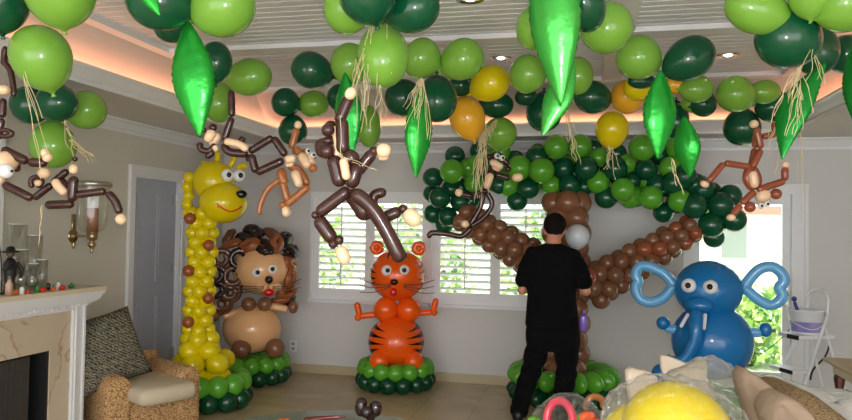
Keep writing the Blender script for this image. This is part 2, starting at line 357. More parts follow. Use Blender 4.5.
for z in (1.8, 1.12, .3):
    bm = bmesh.new(); bbox(bm, -.048, -.038, hw - .075, hw - .022, z - .05, z + .05); lathe(bm, [(0, z - .055), (.008, z - .055), (.008, z + .055), (0, z + .055)], 8, Matrix.Translation((-.036, hw - .024, 0)))
    mk('hinge', bm, SILV, d1)

# shuttered windows
def window(name, x0, x1):
    w = empty(name, ((x0 + x1) / 2, YB, WZ0), kind='structure'); W = (x1 - x0) / 2; H = WZ1 - WZ0
    bm = bmesh.new(); f = .05
    for b in ((-W, -W + f, -.035, .1, 0, H), (W - f, W, -.035, .1, 0, H), (-W, W, -.035, .1, H - f, H), (-W, W, -.035, .1, 0, f), (-.018, .018, .02, .08, f, H - f)): bbox(bm, *b)
    bbox(bm, -W, -W + .02, -.05, 0, 0, H); bbox(bm, W - .02, W, -.05, 0, 0, H); bbox(bm, -W, W, -.05, 0, H - .02, H)
    mk('window_frame', bm, TRIM, w)
    bm = bmesh.new(); bbox(bm, -W - .01, W + .01, -.07, .0, -.03, .0); mk('window_sill', bm, TRIM, w)
    bm = bmesh.new(); bbox(bm, -W + f, W - f, .12, .124, f, H - f); mk('window_pane', bm, PANE, w)
    for s in (-1, 1):
        xa, xb = (-W + f, -.003) if s < 0 else (.003, W - f)
        p = empty('shutter', (0, 0, 0)); p.parent = w
        bm = bmesh.new(); g = .045
        for b in ((xa, xa + g, -.03, 0, f, H - f), (xb - g, xb, -.03, 0, f, H - f), (xa, xb, -.03, 0, f, f + .07), (xa, xb, -.03, 0, H - f - .07, H - f)): bbox(bm, *b)
        fr = mk('shutter_frame', bm, TRIM, w); p.parent = None; bpy.data.objects.remove(p)
        bm = bmesh.new(); z = f + .07 + .04; A = math.radians(-24)
        while z < H - f - .07 - .02:
            c, s_ = math.cos(A), math.sin(A)
            M = Matrix.Translation((0, -.015, z)) @ Matrix.Rotation(A, 4, 'X'); n0 = len(bm.verts); bm.verts.ensure_lookup_table()
            bbox(bm, xa + g, xb - g, -.032, .032, -.004, .004); bm.verts.ensure_lookup_table(); bmesh.ops.transform(bm, matrix=M, verts=bm.verts[n0:])
            z += .073
        lv = mk('louver_set', bm, TRIM, fr); tag(lv, label='tilted white louvers')
        bm = bmesh.new(); bbox(bm, (xa + xb) / 2 - .006, (xa + xb) / 2 + .006, -.062, -.05, f + .1, H - f - .1); mk('tilt_rod', bm, TRIM, fr)
window('window_1', WX0, (WX0 + WX1) / 2 - .003); window('window_2', (WX0 + WX1) / 2 + .003, WX1)
# glazed door on the right
d2 = empty('door_2', ((DX0 + DX1) / 2, YB, 0), kind='structure'); W = (DX1 - DX0) / 2
bm = bmesh.new()
for b in ((-W - .06, -W + .03, -.02, .1, 0, DZ1 + .06), (W - .06, W + .06, -.02, .1, 0, DZ1 + .06), (-W, W, -.02, .1, DZ1 - .02, DZ1 + .06), (W + .045, W + .075, -.035, 0, 0, DZ1 + .075), (-W - .075, W + .075, -.035, 0, DZ1 + .05, DZ1 + .075)): bbox(bm, *b)
mk('door_frame', bm, TRIM, d2)
bm = bmesh.new()
for b in ((-W + .03, -W + .09, .03, .07, .02, DZ1 - .02), (W - .13, W - .06, .03, .07, .02, DZ1 - .02), (-W + .03, W - .06, .03, .07, DZ1 - .11, DZ1 - .02), (-W + .03, W - .06, .03, .07, .02, .27)): bbox(bm, *b)
mk('door_leaf', bm, TRIM, d2)
bm = bmesh.new(); bbox(bm, -W + .09, W - .13, .048, .052, .27, DZ1 - .11); mk('glass_pane', bm, PANE, d2)
bm = bmesh.new(); bbox(bm, W - .11, W - .085, .015, .03, .9, 1.08); tube(bm, [(W - .097, .02, 1.0), (W - .097, -.03, 1.0), (W - .17, -.03, 1.0)], .009); mk('door_handle', bm, SILV, d2)

# outdoors
GRASS = mat('garden_paving', (205, 205, 190), 0.9, rgb2=(150, 170, 110), noise_scale=1.5)
box('ground', GRASS, (-14, 14, YB + .15, 24, -.25, -.05), kind='structure')
LEAF = [mat('leaf_light', (200, 226, 140), 0.5), mat('leaf_mid', (160, 200, 106), 0.5), mat('leaf_dark', (104, 152, 78), 0.5)]
def foliage(name, c, rad, n, ls, seed, label, cat, trunk=None, dens=None):
    rnd = random.Random(seed); root = empty(name, (c[0], c[1], -.05), label=label, cat=cat)
    bm = bmesh.new()
    for _ in range(n):
        v = Vector((rnd.gauss(0, 1), rnd.gauss(0, 1), rnd.gauss(0, 1))).normalized() * rnd.random() ** .4
        p = Vector((v.x * rad[0], v.y * rad[1], c[2] + .05 + v.z * rad[2]))
        if p.z < .05: p.z = rnd.random() * .3 + .05
        M = Matrix.Translation(p) @ Matrix.Rotation(rnd.random() * 6.3, 4, 'Z') @ Matrix.Rotation(rnd.uniform(-1.2, 1.2), 4, 'X') @ Matrix.Rotation(rnd.uniform(-1, 1), 4, 'Y')
        s = ls * rnd.uniform(.6, 1.3)
        vs = [bm.verts.new(M @ Vector(q)) for q in ((0, -s, 0), (s * .5, -s * .2, .1 * s), (s * .3, s * .6, 0), (0, s, -.1 * s), (-s * .3, s * .6, 0), (-s * .5, -s * .2, .1 * s))]
        f = bm.faces.new(vs); f.material_index = rnd.choice((0, 0, 1, 1, 2))
    mk('foliage', bm, LEAF, root)
    bm = bmesh.new()
    for k in range(5): tube(bm, [(rnd.uniform(-.1, .1), rnd.uniform(-.1, .1), 0), (rnd.uniform(-.3, .3) * rad[0], rnd.uniform(-.3, .3) * rad[1], c[2] * .6), (rnd.uniform(-.6, .6) * rad[0], rnd.uniform(-.5, .5) * rad[1], c[2])], .03, rounded=False, n=3)
    mk('stem', bm, mat('bark', (96, 78, 60), .9), root)
foliage('shrub', (1.95, 9.3, .45), (.75, .5, .6), 900, .08, 1, 'leafy green shrub low outside the glazed door beside the elephant', 'shrub')
foliage('shrub', (-.4, 10.0, .9), (.85, .5, 1.1), 900, .09, 5, 'green garden shrub outside behind the branch of the tree by the man', 'shrub')
foliage('shrub', (-2.4, 10.2, 1.0), (.9, .5, 1.2), 1000, .09, 6, 'green garden shrub outside the middle of the shuttered windows', 'shrub')
foliage('shrub', (-4.5, 10.4, 1.0), (1.0, .5, 1.2), 1000, .09, 7, 'green garden shrub outside the leftmost shutter', 'shrub')
foliage('tree', (1.5, 12.5, 2.3), (.75, .7, 1.0), 800, .1, 2, 'pale green tree outside the glazed door beside the dark green balloon cluster', 'tree')
hs = empty('house', (4.05, 16, 0), label='pale neighbouring house with brown eave seen through the glazed door', cat='house')
HW = mat('house_wall', (235, 228, 220), .8); 
bm = bmesh.new(); bbox(bm, -1.6, 2.6, 0, 3, -.05, 1.98); mk('wall', bm, HW, hs)
bm = bmesh.new(); bbox(bm, -1.2, 2.9, -.4, 3, 1.98, 2.14); mk('eave', bm, mat('eave_wood', (150, 100, 80), .8), hs)
bm = bmesh.new(); bbox(bm, -1.2, -.7, -.03, 0, 1.05, 1.9); mk('window', bm, mat('house_window', (120, 130, 120), .2), hs)
bm = bmesh.new()
for k in range(60): bbox(bm, -9 + k * .15, -9 + k * .15 + .13, 12, 12.03, -.05, 1.9)
mk('fence', bm, mat('fence_white', (232, 232, 228), .8), label='white board fence across the garden behind the shuttered windows', cat='fence')

# ------------------------------------------------------------------ fixtures
def plate(name, px, py, w, h, m, label, cat, outlet=False):
    c = PY(px, py, YB); r = empty(name, (c.x, YB, c.z), label=label, cat=cat)
    bm = bmesh.new(); bbox(bm, -w / 2, w / 2, -.008, 0, -h / 2, h / 2); mk('cover_plate', bm, m, r)
    if outlet:
        for s in (-1, 1):
            bm = bmesh.new(); bbox(bm, -.016, .016, -.012, -.008, s * .026 - .014, s * .026 + .014); mk('socket', bm, mat('socket_grey', (150, 150, 148), .5), r)
    else:
        bm = bmesh.new(); bbox(bm, -w * .35, w * .35, -.02, -.008, -h * .32, h * .32); mk('button_panel', bm, mat('panel_grey', (170, 170, 172), .5), r)
plate('wall_outlet', 293.5, 346, .07, .115, TRIM, 'white electrical outlet low on the wall beside the lion', 'outlet', True)
PG = mat('plate_grey', (186, 186, 188), .4)
plate('keypad', 674, 248.5, .15, .09, PG, 'grey wall keypad directly under the right branch of the tree', 'keypad')
plate('switch_plate', 671, 274.5, .13, .09, PG, 'grey switch plate behind the left ear of the elephant', 'switch')
BULB = mat('lamp_bulb', (255, 250, 240), emit=(255, 246, 230), estr=6)
for px, py, lab in ((501, 58, 'small recessed ceiling lamp above the yellow balloon'), (728, 55, 'small recessed ceiling lamp between the two biggest dark green balloons'), (470, -1, 'small recessed ceiling lamp at the top edge of the photo')):
    c = PZ(px, py, ZI); r = empty('recessed_lamp', (c.x, c.y, ZI), label=lab, cat='light')
    bm = bmesh.new(); lathe(bm, [(.035, .002), (.075, -.004), (.078, .0), (.06, .004)], 20); mk('trim_ring', bm, CHROME, r, smooth=True)
    bm = bmesh.new(); lathe(bm, [(0, -.012), (.02, -.008), (.026, .0), (.0, .002)], 12); mk('bulb', bm, BULB, r)

# ------------------------------------------------------------------ fireplace
fp = empty('fireplace', (-3.47, 4.36, 0), label='fireplace with white mantelpiece and peach veined marble surround', cat='fireplace')
MX0 = XL + 3.47; ye = 0.0
def L_(b): return b
bm = bmesh.new(); bbox(bm, MX0, .0, -.12, 0.0, 0, .985); bbox(bm, .0, .012, -.105, -.09, 0.02, .985); bbox(bm, .0, .012, -.03, -.015, 0.02, .985); bbox(bm, .0, .02, -.13, .01, 0, .12)
mk('pilaster', bm, TRIM, fp)
bm = bmesh.new(); bbox(bm, MX0, .0, -1.78, -1.66, 0, .985); bbox(bm, .0, .02, -1.79, -1.65, 0, .12); mk('pilaster', bm, TRIM, fp)
bm = bmesh.new(); bbox(bm, MX0, -.02, -.31, -.12, 0, .985); bbox(bm, MX0, -.02, -1.66, -1.47, 0, .985); bbox(bm, MX0, -.02, -1.47, -.31, .70, .985); mk('marble_surround', bm, MARB, fp)
bm = bmesh.new(); bbox(bm, MX0, MX0 + .05, -1.47, -.31, 0, .70); bbox(bm, MX0 + .05, -.03, -1.47, -1.45, 0, .70); bbox(bm, MX0 + .05, -.03, -.33, -.31, 0, .70); mk('firebox', bm, BLACKM, fp)
bm = bmesh.new(); bbox(bm, -.07, -.055, -1.45, -.45, .0, .68)
for k in range(26): bbox(bm, -.055, -.05, -1.44 + k * .038, -1.425 + k * .038, .0, .68)
mk('mesh_screen', bm, mat('screen_metal', (74, 70, 66), .6, .4), fp)
# mantel shelf: stepped mouldings around three sides
bm = bmesh.new()
steps = [(0.0, .95, .975), (.018, .975, .99), (.03, .99, 1.0), (.05, 1.0, 1.012), (.065, 1.012, 1.03), (.07, 1.03, 1.045), (.078, 1.045, 1.055), (.088, 1.055, 1.075)]
for o, z0, z1 in steps: bbox(bm, MX0, o, -1.78 - o, o, z0, z1)
for k in range(48): bbox(bm, .018, .034, -1.78 + k * .0372, -1.765 + k * .0372, .975, .992)
mk('mantel_moulding', bm, TRIM, fp)
bm = bmesh.new(); bbox(bm, MX0, .10, -1.91, .10, 1.075, 1.105); bmesh.ops.bevel(bm, geom=bm.edges[:], offset=.006, segments=2, affect='EDGES'); mk('mantel_shelf', bm, mat('mantel_top', (214, 200, 172), .35, noise_amt=.06), fp)
ZM = 1.105; SILVB = mat('silver_glass', (225, 225, 230), .28, .8)
# glass cylinder vases with silver balls
def vase(px, pyt, x, r, label, ballz=.05, rb=None):
    c = PX(px, 0, x); zt = PX(px, pyt, x).z; h = zt - ZM
    rt = empty('glass_vase', (x, c.y, ZM), label=label, cat='vase', group='glass cylinders on the mantelpiece')
    bm = bmesh.new(); lathe(bm, [(0, 0.0), (r, 0.0), (r, h), (r - .004, h), (r - .004, .012), (0, .012)], 28); mk('glass', bm, GLASS, rt, smooth=True)
    bm = bmesh.new(); lathe(bm, [(r + .001, h - .003), (r + .001, h + .001), (r - .005, h + .001), (r - .005, h - .003)], 28); mk('rim', bm, mat('glass_rim', (220, 226, 224), .1), rt, smooth=True)
    rb = rb or r * .75
    bm = bmesh.new(); ball(bm, Vector((0, 0, 0)), rb, 2)
    mk('silver_ball', bm, SILVB, None, loc=(x, c.y, ZM + .0125 + rb + ballz), label='silver ball inside the ' + label, cat='ball', group='silver balls in the glass cylinders')
    if ballz > .02:
        bm = bmesh.new(); lathe(bm, [(0, .0125), (rb * .5, .0125), (rb * .25, ballz * .5), (rb * .3, ballz + .012), (0, ballz + .012)], 12); mk('inner_stand', bm, GLASS, rt, smooth=True)
vase(25.5, 224, -3.66, .055, 'tallest glass cylinder vase on the mantelpiece', .09)
vase(42.5, 235, -3.64, .048, 'second tallest glass cylinder vase right of the tallest one', .07)
vase(29.5, 249, -3.52, .042, 'middle height glass cylinder vase in front of the tallest one', .04)
vase(41, 263, -3.50, .036, 'low glass cylinder vase in the front of the vase row', .03)
vase(50.5, 259, -3.56, .036, 'shortest glass cylinder vase at the right end of the row', .035)
# black figurine
c = PX(9.5, 288, -3.5)
fg = empty('figurine', (c.x, c.y, ZM), label='black pirate like figurine with a hat at the left end of the mantelpiece', cat='figurine')
bm = bmesh.new(); lathe(bm, [(0, 0), (.05, 0), (.052, .012), (.035, .02), (.028, .08), (.036, .14), (.04, .19), (.018, .225), (0, .23)], 16); mk('cloak', bm, BLACKM, fg, smooth=True)
bm = bmesh.new(); ball(bm, Vector((0, 0, .25)), .024); mk('head', bm, mat('fig_face', (90, 66, 50), .6), fg)
bm = bmesh.new(); lathe(bm, [(0, .30), (.02, .295), (.028, .272), (.055, .265), (.055, .26), (0, .262)], 16); mk('hat', bm, BLACKM, fg, smooth=True)
bm = bmesh.new(); tube(bm, [(.02, .03, .2), (.04, .05, .15), (.05, .03, .1)], .012); mk('arm', bm, BLACKM, fg)
bm = bmesh.new(); tube(bm, [(.02, -.03, .2), (.05, -.05, .17), (.03, -.09, .16)], .012); mk('arm', bm, BLACKM, fg)
bm = bmesh.new(); tube(bm, [(.03, -.09, .0), (.03, -.10, .2), (.02, -.13, .4)], .004); mk('staff', bm, BLACKM, fg)
c = PX(9, 292, -3.42)
jr = empty('bottle', (c.x, c.y, ZM), label='small bottle with white and red label in front of the black figurine', cat='bottle')
bm = bmesh.new(); lathe(bm, [(0, 0), (.022, 0), (.022, .07), (.012, .085), (.011, .1), (0, .1)], 16); mk('body', bm, mat('bottle_label', (206, 190, 170), .4, rgb2=(150, 70, 50), noise_scale=20), jr, smooth=True)
bm = bmesh.new(); lathe(bm, [(0, .1), (.013, .1), (.013, .12), (0, .12)], 12); mk('cap', bm, mat('cap_green', (70, 90, 60), .4), jr)
TC = {'red': (200, 40, 28), 'orange': (232, 100, 24), 'green': (40, 120, 60), 'white': (225, 225, 220), 'black': (24, 22, 24), 'yellow': (220, 190, 60)}
trk = [(24, -3.45, 'orange', 'pumpkin'), (31, -3.43, 'white', 'ghost'), (37, -3.42, 'red', 'candy'), (46, -3.45, 'green', 'ghost'), (52, -3.43, 'red', 'pumpkin'), (57, -3.5, 'black', 'ghost'), (62, -3.43, 'orange', 'candy'), (67, -3.5, 'white', 'ghost'), (71, -3.43, 'red', 'pumpkin'), (80, -3.47, 'green', 'pumpkin')]
places = ['under the tallest vase', 'left of the low vase', 'in front of the low vase', 'between the low and the shortest vase', 'in front of the shortest vase', 'just right of the vases', 'on the shelf edge right of the vases', 'standing amid the red trinkets', 'second from the right end of the shelf', 'alone at the right end of the shelf']
for (px, x, cn, kd), pl in zip(trk, places):
    y = PX(px, 0, x).y; m = mat('trinket_' + cn, TC[cn], .3); m2 = mat('trinket_green', TC['green'], .3) if cn != 'green' else mat('trinket_black', TC['black'], .3)
    nm = {'pumpkin': 'ornament', 'ghost': 'ornament', 'candy': 'ornament'}[kd]
    r = empty(nm, (x, y, ZM), label='tiny %s ornament on the mantelpiece %s' % (cn, pl), cat='ornament', group='trinkets on the mantelpiece')
    bm = bmesh.new()
    if kd == 'pumpkin':
        for k in range(6): ball(bm, Vector((.009 * math.cos(k * PI / 3), .009 * math.sin(k * PI / 3), .014)), .014, 1)
    elif kd == 'ghost': lathe(bm, [(0, 0), (.017, 0), (.013, .02), (.015, .032), (.009, .044), (0, .048)], 12)
    else:
        ball(bm, Vector((0, 0, .012)), .012); lathe(bm, [(0, 0), (.018, .0), (.02, .006), (0, .008)], 10)
    mk('body', bm, m, r, smooth=True)
    bm = bmesh.new(); lathe(bm, [(0, .024 if kd != 'ghost' else .044), (.005, .026 if kd != 'ghost' else .046), (.003, .052 if kd == 'ghost' else .036), (0, .056 if kd == 'ghost' else .04)], 8); mk('top', bm, m2, r)

# ------------------------------------------------------------------ wall sconce
cp = PX(72.5, 236, XL)
sc = empty('wall_sconce', (XL, cp.y, cp.z), label='brass wall sconce with glass hurricane shade and brown candle', cat='sconce')
RXm = Matrix.Rotation(PI / 2, 4, 'Y')
bm = bmesh.new(); lathe(bm, [(0, .0), (.055, .0), (.055, .008), (.045, .016), (.03, .02), (.024, .034), (0, .036)], 24, RXm); bbox(bm, .0, .012, -.02, .02, 0, .17); lathe(bm, [(0, -.1), (.014, -.095), (.008, -.08), (.02, -.06), (0, -.04)], 12, Matrix.Translation((.01, 0, 0)))
mk('back_plate', bm, BRASS, sc, smooth=True)
bm = bmesh.new(); tube(bm, [(.02, 0, 0), (.1, .0, .0), (.2, -.03, .0)], .009); mk('arm', bm, BRASS, sc)
M = Matrix.Translation((.2, -.03, 0))
bm = bmesh.new(); lathe(bm, [(0, -.13), (.01, -.125), (.014, -.11), (.008, -.1), (.03, -.075), (.034, -.06), (.018, -.04), (.02, -.03), (.04, -.02), (.042, .03), (.0, .032)], 20, M); mk('cup', bm, BRASS, sc, smooth=True)
bm = bmesh.new(); lathe(bm, [(.045, .03), (.085, .05), (.105, .09), (.11, .16), (.112, .24), (.114, .35), (.116, .385)], 32, M); mk('hurricane_glass', bm, GLASS, sc, smooth=True)
bm = bmesh.new(); lathe(bm, [(.118, .385), (.135, .39), (.135, .42), (.118, .425), (.112, .42), (.112, .39), (.118, .385)], 32, M); mk('glass_rim', bm, SILV, sc, smooth=True)
bm = bmesh.new(); lathe(bm, [(0, .033), (.042, .033), (.042, .215), (.036, .22), (.0, .212)], 20, M); cn = mk('candle', bm, mat('brown_wax', (150, 98, 66), .5), sc, smooth=True)
bm = bmesh.new(); tube(bm, [(.2, -.03, .212), (.2, -.029, .225)], .002); mk('wick', bm, BLK, cn)

# ------------------------------------------------------------------ wicker chair
AC = math.radians(-30)
ch = empty('wicker_armchair', (-3.38, 4.84, 0), AC, label='low wicker armchair with beige seat cushion beside the fireplace', cat='chair'); ch.scale = (.93, .93, .92)
# local: faces +x ; near arm at -y
def soft(bm, b, r, seg=4):
    n0 = len(bm.verts); bbox(bm, *b); bm.verts.ensure_lookup_table(); vs = set(bm.verts[n0:]); es = [e for e in bm.edges if e.verts[0] in vs]
    bmesh.ops.bevel(bm, geom=es, offset=r, segments=seg, affect='EDGES', profile=.5)
for s in (-1, 1):
    bm = bmesh.new(); pr = []
    for k in range(13):
        a = PI * k / 12; pr.append((.105 * math.cos(a), .40 + .1 * math.sin(a)))
    pr = [(.1, .0)] + pr + [(-.1, .0)]
    ring = []
    for x, sh in ((-.33, .85), (-.30, 1), (.26, 1.0), (.32, .97), (.35, .85), (.355, .5)):
        ring.append([bm.verts.new((x, s * .29 + yy * sh, .0 + (zz if zz < .01 else zz * (1 - (1 - sh) * .18)))) for yy, zz in pr])
    for a, b in zip(ring, ring[1:]):
        for j in range(len(pr) - 1): bm.faces.new([a[j], a[j + 1], b[j + 1], b[j]])
    bm.faces.new(ring[0]); bm.faces.new(ring[-1])
    mk('arm', bm, WICK, ch, smooth=True)
bm = bmesh.new(); soft(bm, (-.32, .34, -.22, .22, .03, .27), .03); mk('seat_base', bm, WICK, ch, smooth=True)
bm = bmesh.new(); n0 = 0; soft(bm, (-.34, -.25, -.34, .34, .0, .56), .045); bmesh.ops.rotate(bm, verts=bm.verts[:], cent=(-.3, 0, .1), matrix=Matrix.Rotation(-.1, 3, 'Y')); mk('backrest', bm, WICK, ch, smooth=True)
bm = bmesh.new(); soft(bm, (-.24, .56, -.23, .25, .28, .415), .06, 5)
for v in bm.verts: v.co.x += .03 * (1 - (v.co.y / .26) ** 2) * (v.co.x > .48)
mk('seat_cushion', bm, SEAT, ch, smooth=True)
# zebra cushion leaning on the back
bm = bmesh.new(); N = 14; g = {}
for sd in (-1, 1):
    for i in range(N + 1):
        for j in range(N + 1):
            u, v = i / N * 2 - 1, j / N * 2 - 1; h = .075 * ((1 - u ** 4) * (1 - v ** 4)) ** .5
            if sd > 0 and (abs(u) == 1 or abs(v) == 1): g[sd, i, j] = g[-1, i, j]; continue
            g[sd, i, j] = bm.verts.new((sd * h, u * .25 * (1 - .06 * (1 - v * v)), v * .25 * (1 - .06 * (1 - u * u))))
    for i in range(N):
        for j in range(N): bm.faces.new([g[sd, i, j], g[sd, i + 1, j], g[sd, i + 1, j + 1], g[sd, i, j + 1]])
zc_ = mk('cushion', bm, ZEBRA, None, smooth=True, label='square black and beige zebra patterned cushion leaning in the wicker armchair', cat='cushion')
zc_.matrix_world = Matrix.Translation(P(106, 350, 5.22)) @ Matrix.Rotation(AC, 4, 'Z') @ Matrix.Rotation(-.38, 4, 'Y') @ Matrix.Rotation(.22, 4, 'X')
zc_.scale = (1.1, 1.1, 1.1)

# ------------------------------------------------------------------ step ladder with bucket
lc = Vector((1.84, 6.45, 0)); LW = mat('ladder_white', (222, 222, 226), .4)
ld = empty('step_ladder', lc, math.radians(-66), label='white folding step ladder beside the glazed door', cat='ladder'); ld.scale = (1, 1, 1.075)
# local: front rails lean towards +y ... front is -y
for s in (-1, 1):
    bm = bmesh.new(); tube(bm, [(s * .15, -.30, .0), (s * .12, .08, .86)], .014, rounded=False); mk('front_leg', bm, LW, ld)
    bm = bmesh.new(); tube(bm, [(s * .14, .32, .0), (s * .10, .05, .76)], .012, rounded=False); mk('rear_leg', bm, LW, ld)
    bm = bmesh.new(); ball(bm, Vector((s * .15, -.302, .012)), .02, 1); mk('foot', bm, BLACKM, ld)
bm = bmesh.new(); bbox(bm, -.12, .12, -.2, .14, .655, .68); st = mk('platform', bm, LW, ld)
bm = bmesh.new(); bbox(bm, -.0, .12, -.21, -.2, .65, .68); mk('tread_edge', bm, BLACKM, st)
bm = bmesh.new(); bbox(bm, -.135, .135, -.27, -.10, .40, .42); st = mk('step', bm, LW, ld)
bm = bmesh.new(); bbox(bm, .0, .135, -.28, -.27, .396, .422); mk('tread_edge', bm, BLACKM, st)
bm = bmesh.new(); tube(bm, [(-.12, .07, .84), (-.10, .09, .98), (0, .095, 1.02), (.10, .09, .98), (.12, .07, .84)], .014); mk('handle_loop', bm, LW, ld)
bk = empty('bucket', lc + Vector((-.03, -.02, .734)), label='white and blue plastic bucket on top of the step ladder', cat='bucket')
bm = bmesh.new(); lathe(bm, [(0, 0), (.115, 0), (.118, .01), (.13, .115), (.135, .12), (.138, .185), (.146, .19), (.146, .2), (.136, .2), (.128, .12), (.11, .012), (0, .012)], 32); mk('body', bm, mat('bucket_white', (226, 226, 230), .35), bk, smooth=True)
bm = bmesh.new(); lathe(bm, [(.1205, .02), (.1325, .105)], 32); mk('label_band', bm, mat('bucket_blue', (60, 70, 170), .4, rgb2=(190, 170, 210), noise_scale=9), bk, smooth=True)
bm = bmesh.new(); tube(bm, [(-.146, 0, .18), (-.12, -.08, .1), (0, -.15, .05), (.12, -.08, .1), (.146, 0, .18)], .004); mk('handle', bm, LW, bk)
c = lc + Vector((-.1, -.05, .92)); bm = bmesh.new(); tube(bm, [c, c + Vector((-.03, 0, .08))], .014); ball(bm, c + Vector((-.03, 0, .1)), .022); mk('pump_nozzle', bm, mat('nozzle_blue', (50, 60, 130), .4), label='small dark blue nozzle standing in the bucket', cat='nozzle')
cdp = [P(820, 326, 6.35), P(829, 338, 6.3), P(826, 355, 6.3), P(812, 372, 6.35), P(811, 392, 6.5), PZ(813, 410, .012)]
bm = bmesh.new(); tube(bm, cdp, .008, n=8, rounded=False); mk('power_cord', bm, BLACKM, label='black cord hanging from the bucket on the ladder', cat='cord')
cdp = [P(794, 325, 6.4), P(776, 343, 6.4), P(758, 356, 6.4)]; bm = bmesh.new(); tube(bm, cdp, .004, n=6, rounded=False); mk('string', bm, BLACKM, label='thin dark string running from the bucket to the elephant', cat='string')
cdp = [PZ(590, 400, .02)] and [P(590, 361, 6.75), P(603, 370, 6.78), P(616, 374, 6.8), P(630, 379, 6.85)]
bm = bmesh.new(); tube(bm, cdp, .007, n=8, rounded=False); mk('cable', bm, BLACKM, label='black cable along the wall right of the balloon tree', cat='cable')
# side table far right
c = P(851, 366, 4.3); tb = empty('side_table', (c.x + .2, c.y, 0), label='small side table with beige top and dark red leg at the right edge', cat='table')
TT = mat('beige_top', (186, 160, 124), .5); h = c.z
bm = bmesh.new(); soft(bm, (-.27, .3, -.3, .3, h - .025, h), .008, 2); mk('table_top', bm, TT, tb)
bm = bmesh.new(); bbox(bm, -.22, .26, -.25, .25, h - .09, h - .025); mk('apron', bm, mat('apron_cream', (200, 186, 160), .5), tb)
for sx, sy in ((-.2, -.2), (-.2, .2), (.22, -.2), (.22, .2)):
    bm = bmesh.new(); lathe(bm, [(0, 0), (.018, 0), (.024, .1), (.016, .3), (.03, .42), (.03, .5), (.018, .54), (.034, h - .12), (.03, h - .09), (0, h - .09)], 16, Matrix.Translation((sx, sy, 0))); mk('leg', bm, mat('dark_red_wood', (86, 30, 26), .3), tb, smooth=True)

# ------------------------------------------------------------------ balloon figures
def figure(name, px, d, **k):
    """root on the floor below pixel column px at depth d, local -y towards the camera; returns (root, fn px,py,dy -> local, metres per pixel)"""
    g = P(px, 300, d); root = empty(name, (g.x, g.y, 0), math.atan2(-g.x, g.y), **k); s = d / F
    def f(x, y, dy=0.0): return Vector(((x - px) * s, dy, P(px, y, d).z))
    return root, f, s
def base_rings(root, R, n, zd, zg, dd, dg, Rg=None, md=DARK2, mg=LIME2, phase=0.0):
    for i in range(n):
        a = 2 * PI * (i + phase) / n; balloon('base_balloon', md, (R * math.cos(a), R * math.sin(a), zd), (dd, dd, dd), parent=root, kind='ball')
    Rg = Rg or R * .93
    for i in range(n):
        a = 2 * PI * (i + .5 + phase) / n; balloon('base_balloon', mg, (Rg * math.cos(a), Rg * math.sin(a), zg), (dg, dg, dg), parent=root, kind='ball')
    for i in range(4):
        a = 2 * PI * i / 4 + .4; balloon('inner_balloon', mg, (R * .42 * math.cos(a), R * .42 * math.sin(a), zg - .02), dg * 1.15, parent=root, kind='ball')
def sphere_part(name, m, c, dia, root, **k): return balloon(name, m, c, dia, parent=root, kind='ball', **k)
def eye(c, r, root, fwd=Vector((0, -1, 0)), up=.0, white=WHT):
    e = balloon('eye', white, c, (2 * r, 2 * r, 2 * r), parent=root, kind='ball')
    p = mkball('pupil', BLK, Vector(c) + fwd.normalized() * r * .78 + Vector((0, 0, up)), r * .42, root)
    return e
def mkball(name, m, c, r, root, sc_=(1, 1, 1), **k):
    bm = bmesh.new(); ball(bm, Vector((0, 0, 0)), r, 2, sc_); return mk(name, bm, m, root, loc=c, **k)
def sphere_with_stripes(name, m, c, rx, rz, root, stripes, mi_mat=BLK):
    """inflated ball whose mesh carries tapered painted stripes; stripes = list of (lon0, lat0, lon1, lat1, width) degrees, lon 0 = towards the camera"""
    bm = bmesh.new(); ball(bm, Vector((0, 0, 0)), 1, 3)
    for lo0, la0, lo1, la1, w in stripes:
        N = 8; L_, R_ = [], []
        for k in range(N + 1):
            t = k / N; lo = math.radians(lo0 + (lo1 - lo0) * t); la = la0 + (la1 - la0) * t; hw = w * (1 - t) + .15
            for lst, s in ((L_, 1), (R_, -1)):
                vert = abs(la1 - la0) > abs(lo1 - lo0); lt = math.radians(la + (0 if vert else s * hw / 2)); l2 = lo + (math.radians(s * hw / 2) / max(.25, math.cos(lt)) if vert else 0)
                q = Vector((math.sin(l2) * math.cos(lt), -math.cos(l2) * math.cos(lt), math.sin(lt))) * 1.008; lst.append(bm.verts.new(q))
        for k in range(N):
            f = bm.faces.new([L_[k], L_[k + 1], R_[k + 1], R_[k]]); f.material_index = 1
    for v in bm.verts: v.co.x *= rx; v.co.y *= rx; v.co.z *= rz
    bm2 = bm; me = bpy.data.meshes.new(name)
    for f in bm.faces: f.smooth = True
    bm.to_mesh(me); bm.free(); me.materials.append(m); me.materials.append(mi_mat); o = bpy.data.objects.new(name, me); link(o, root); o.location = c; return o

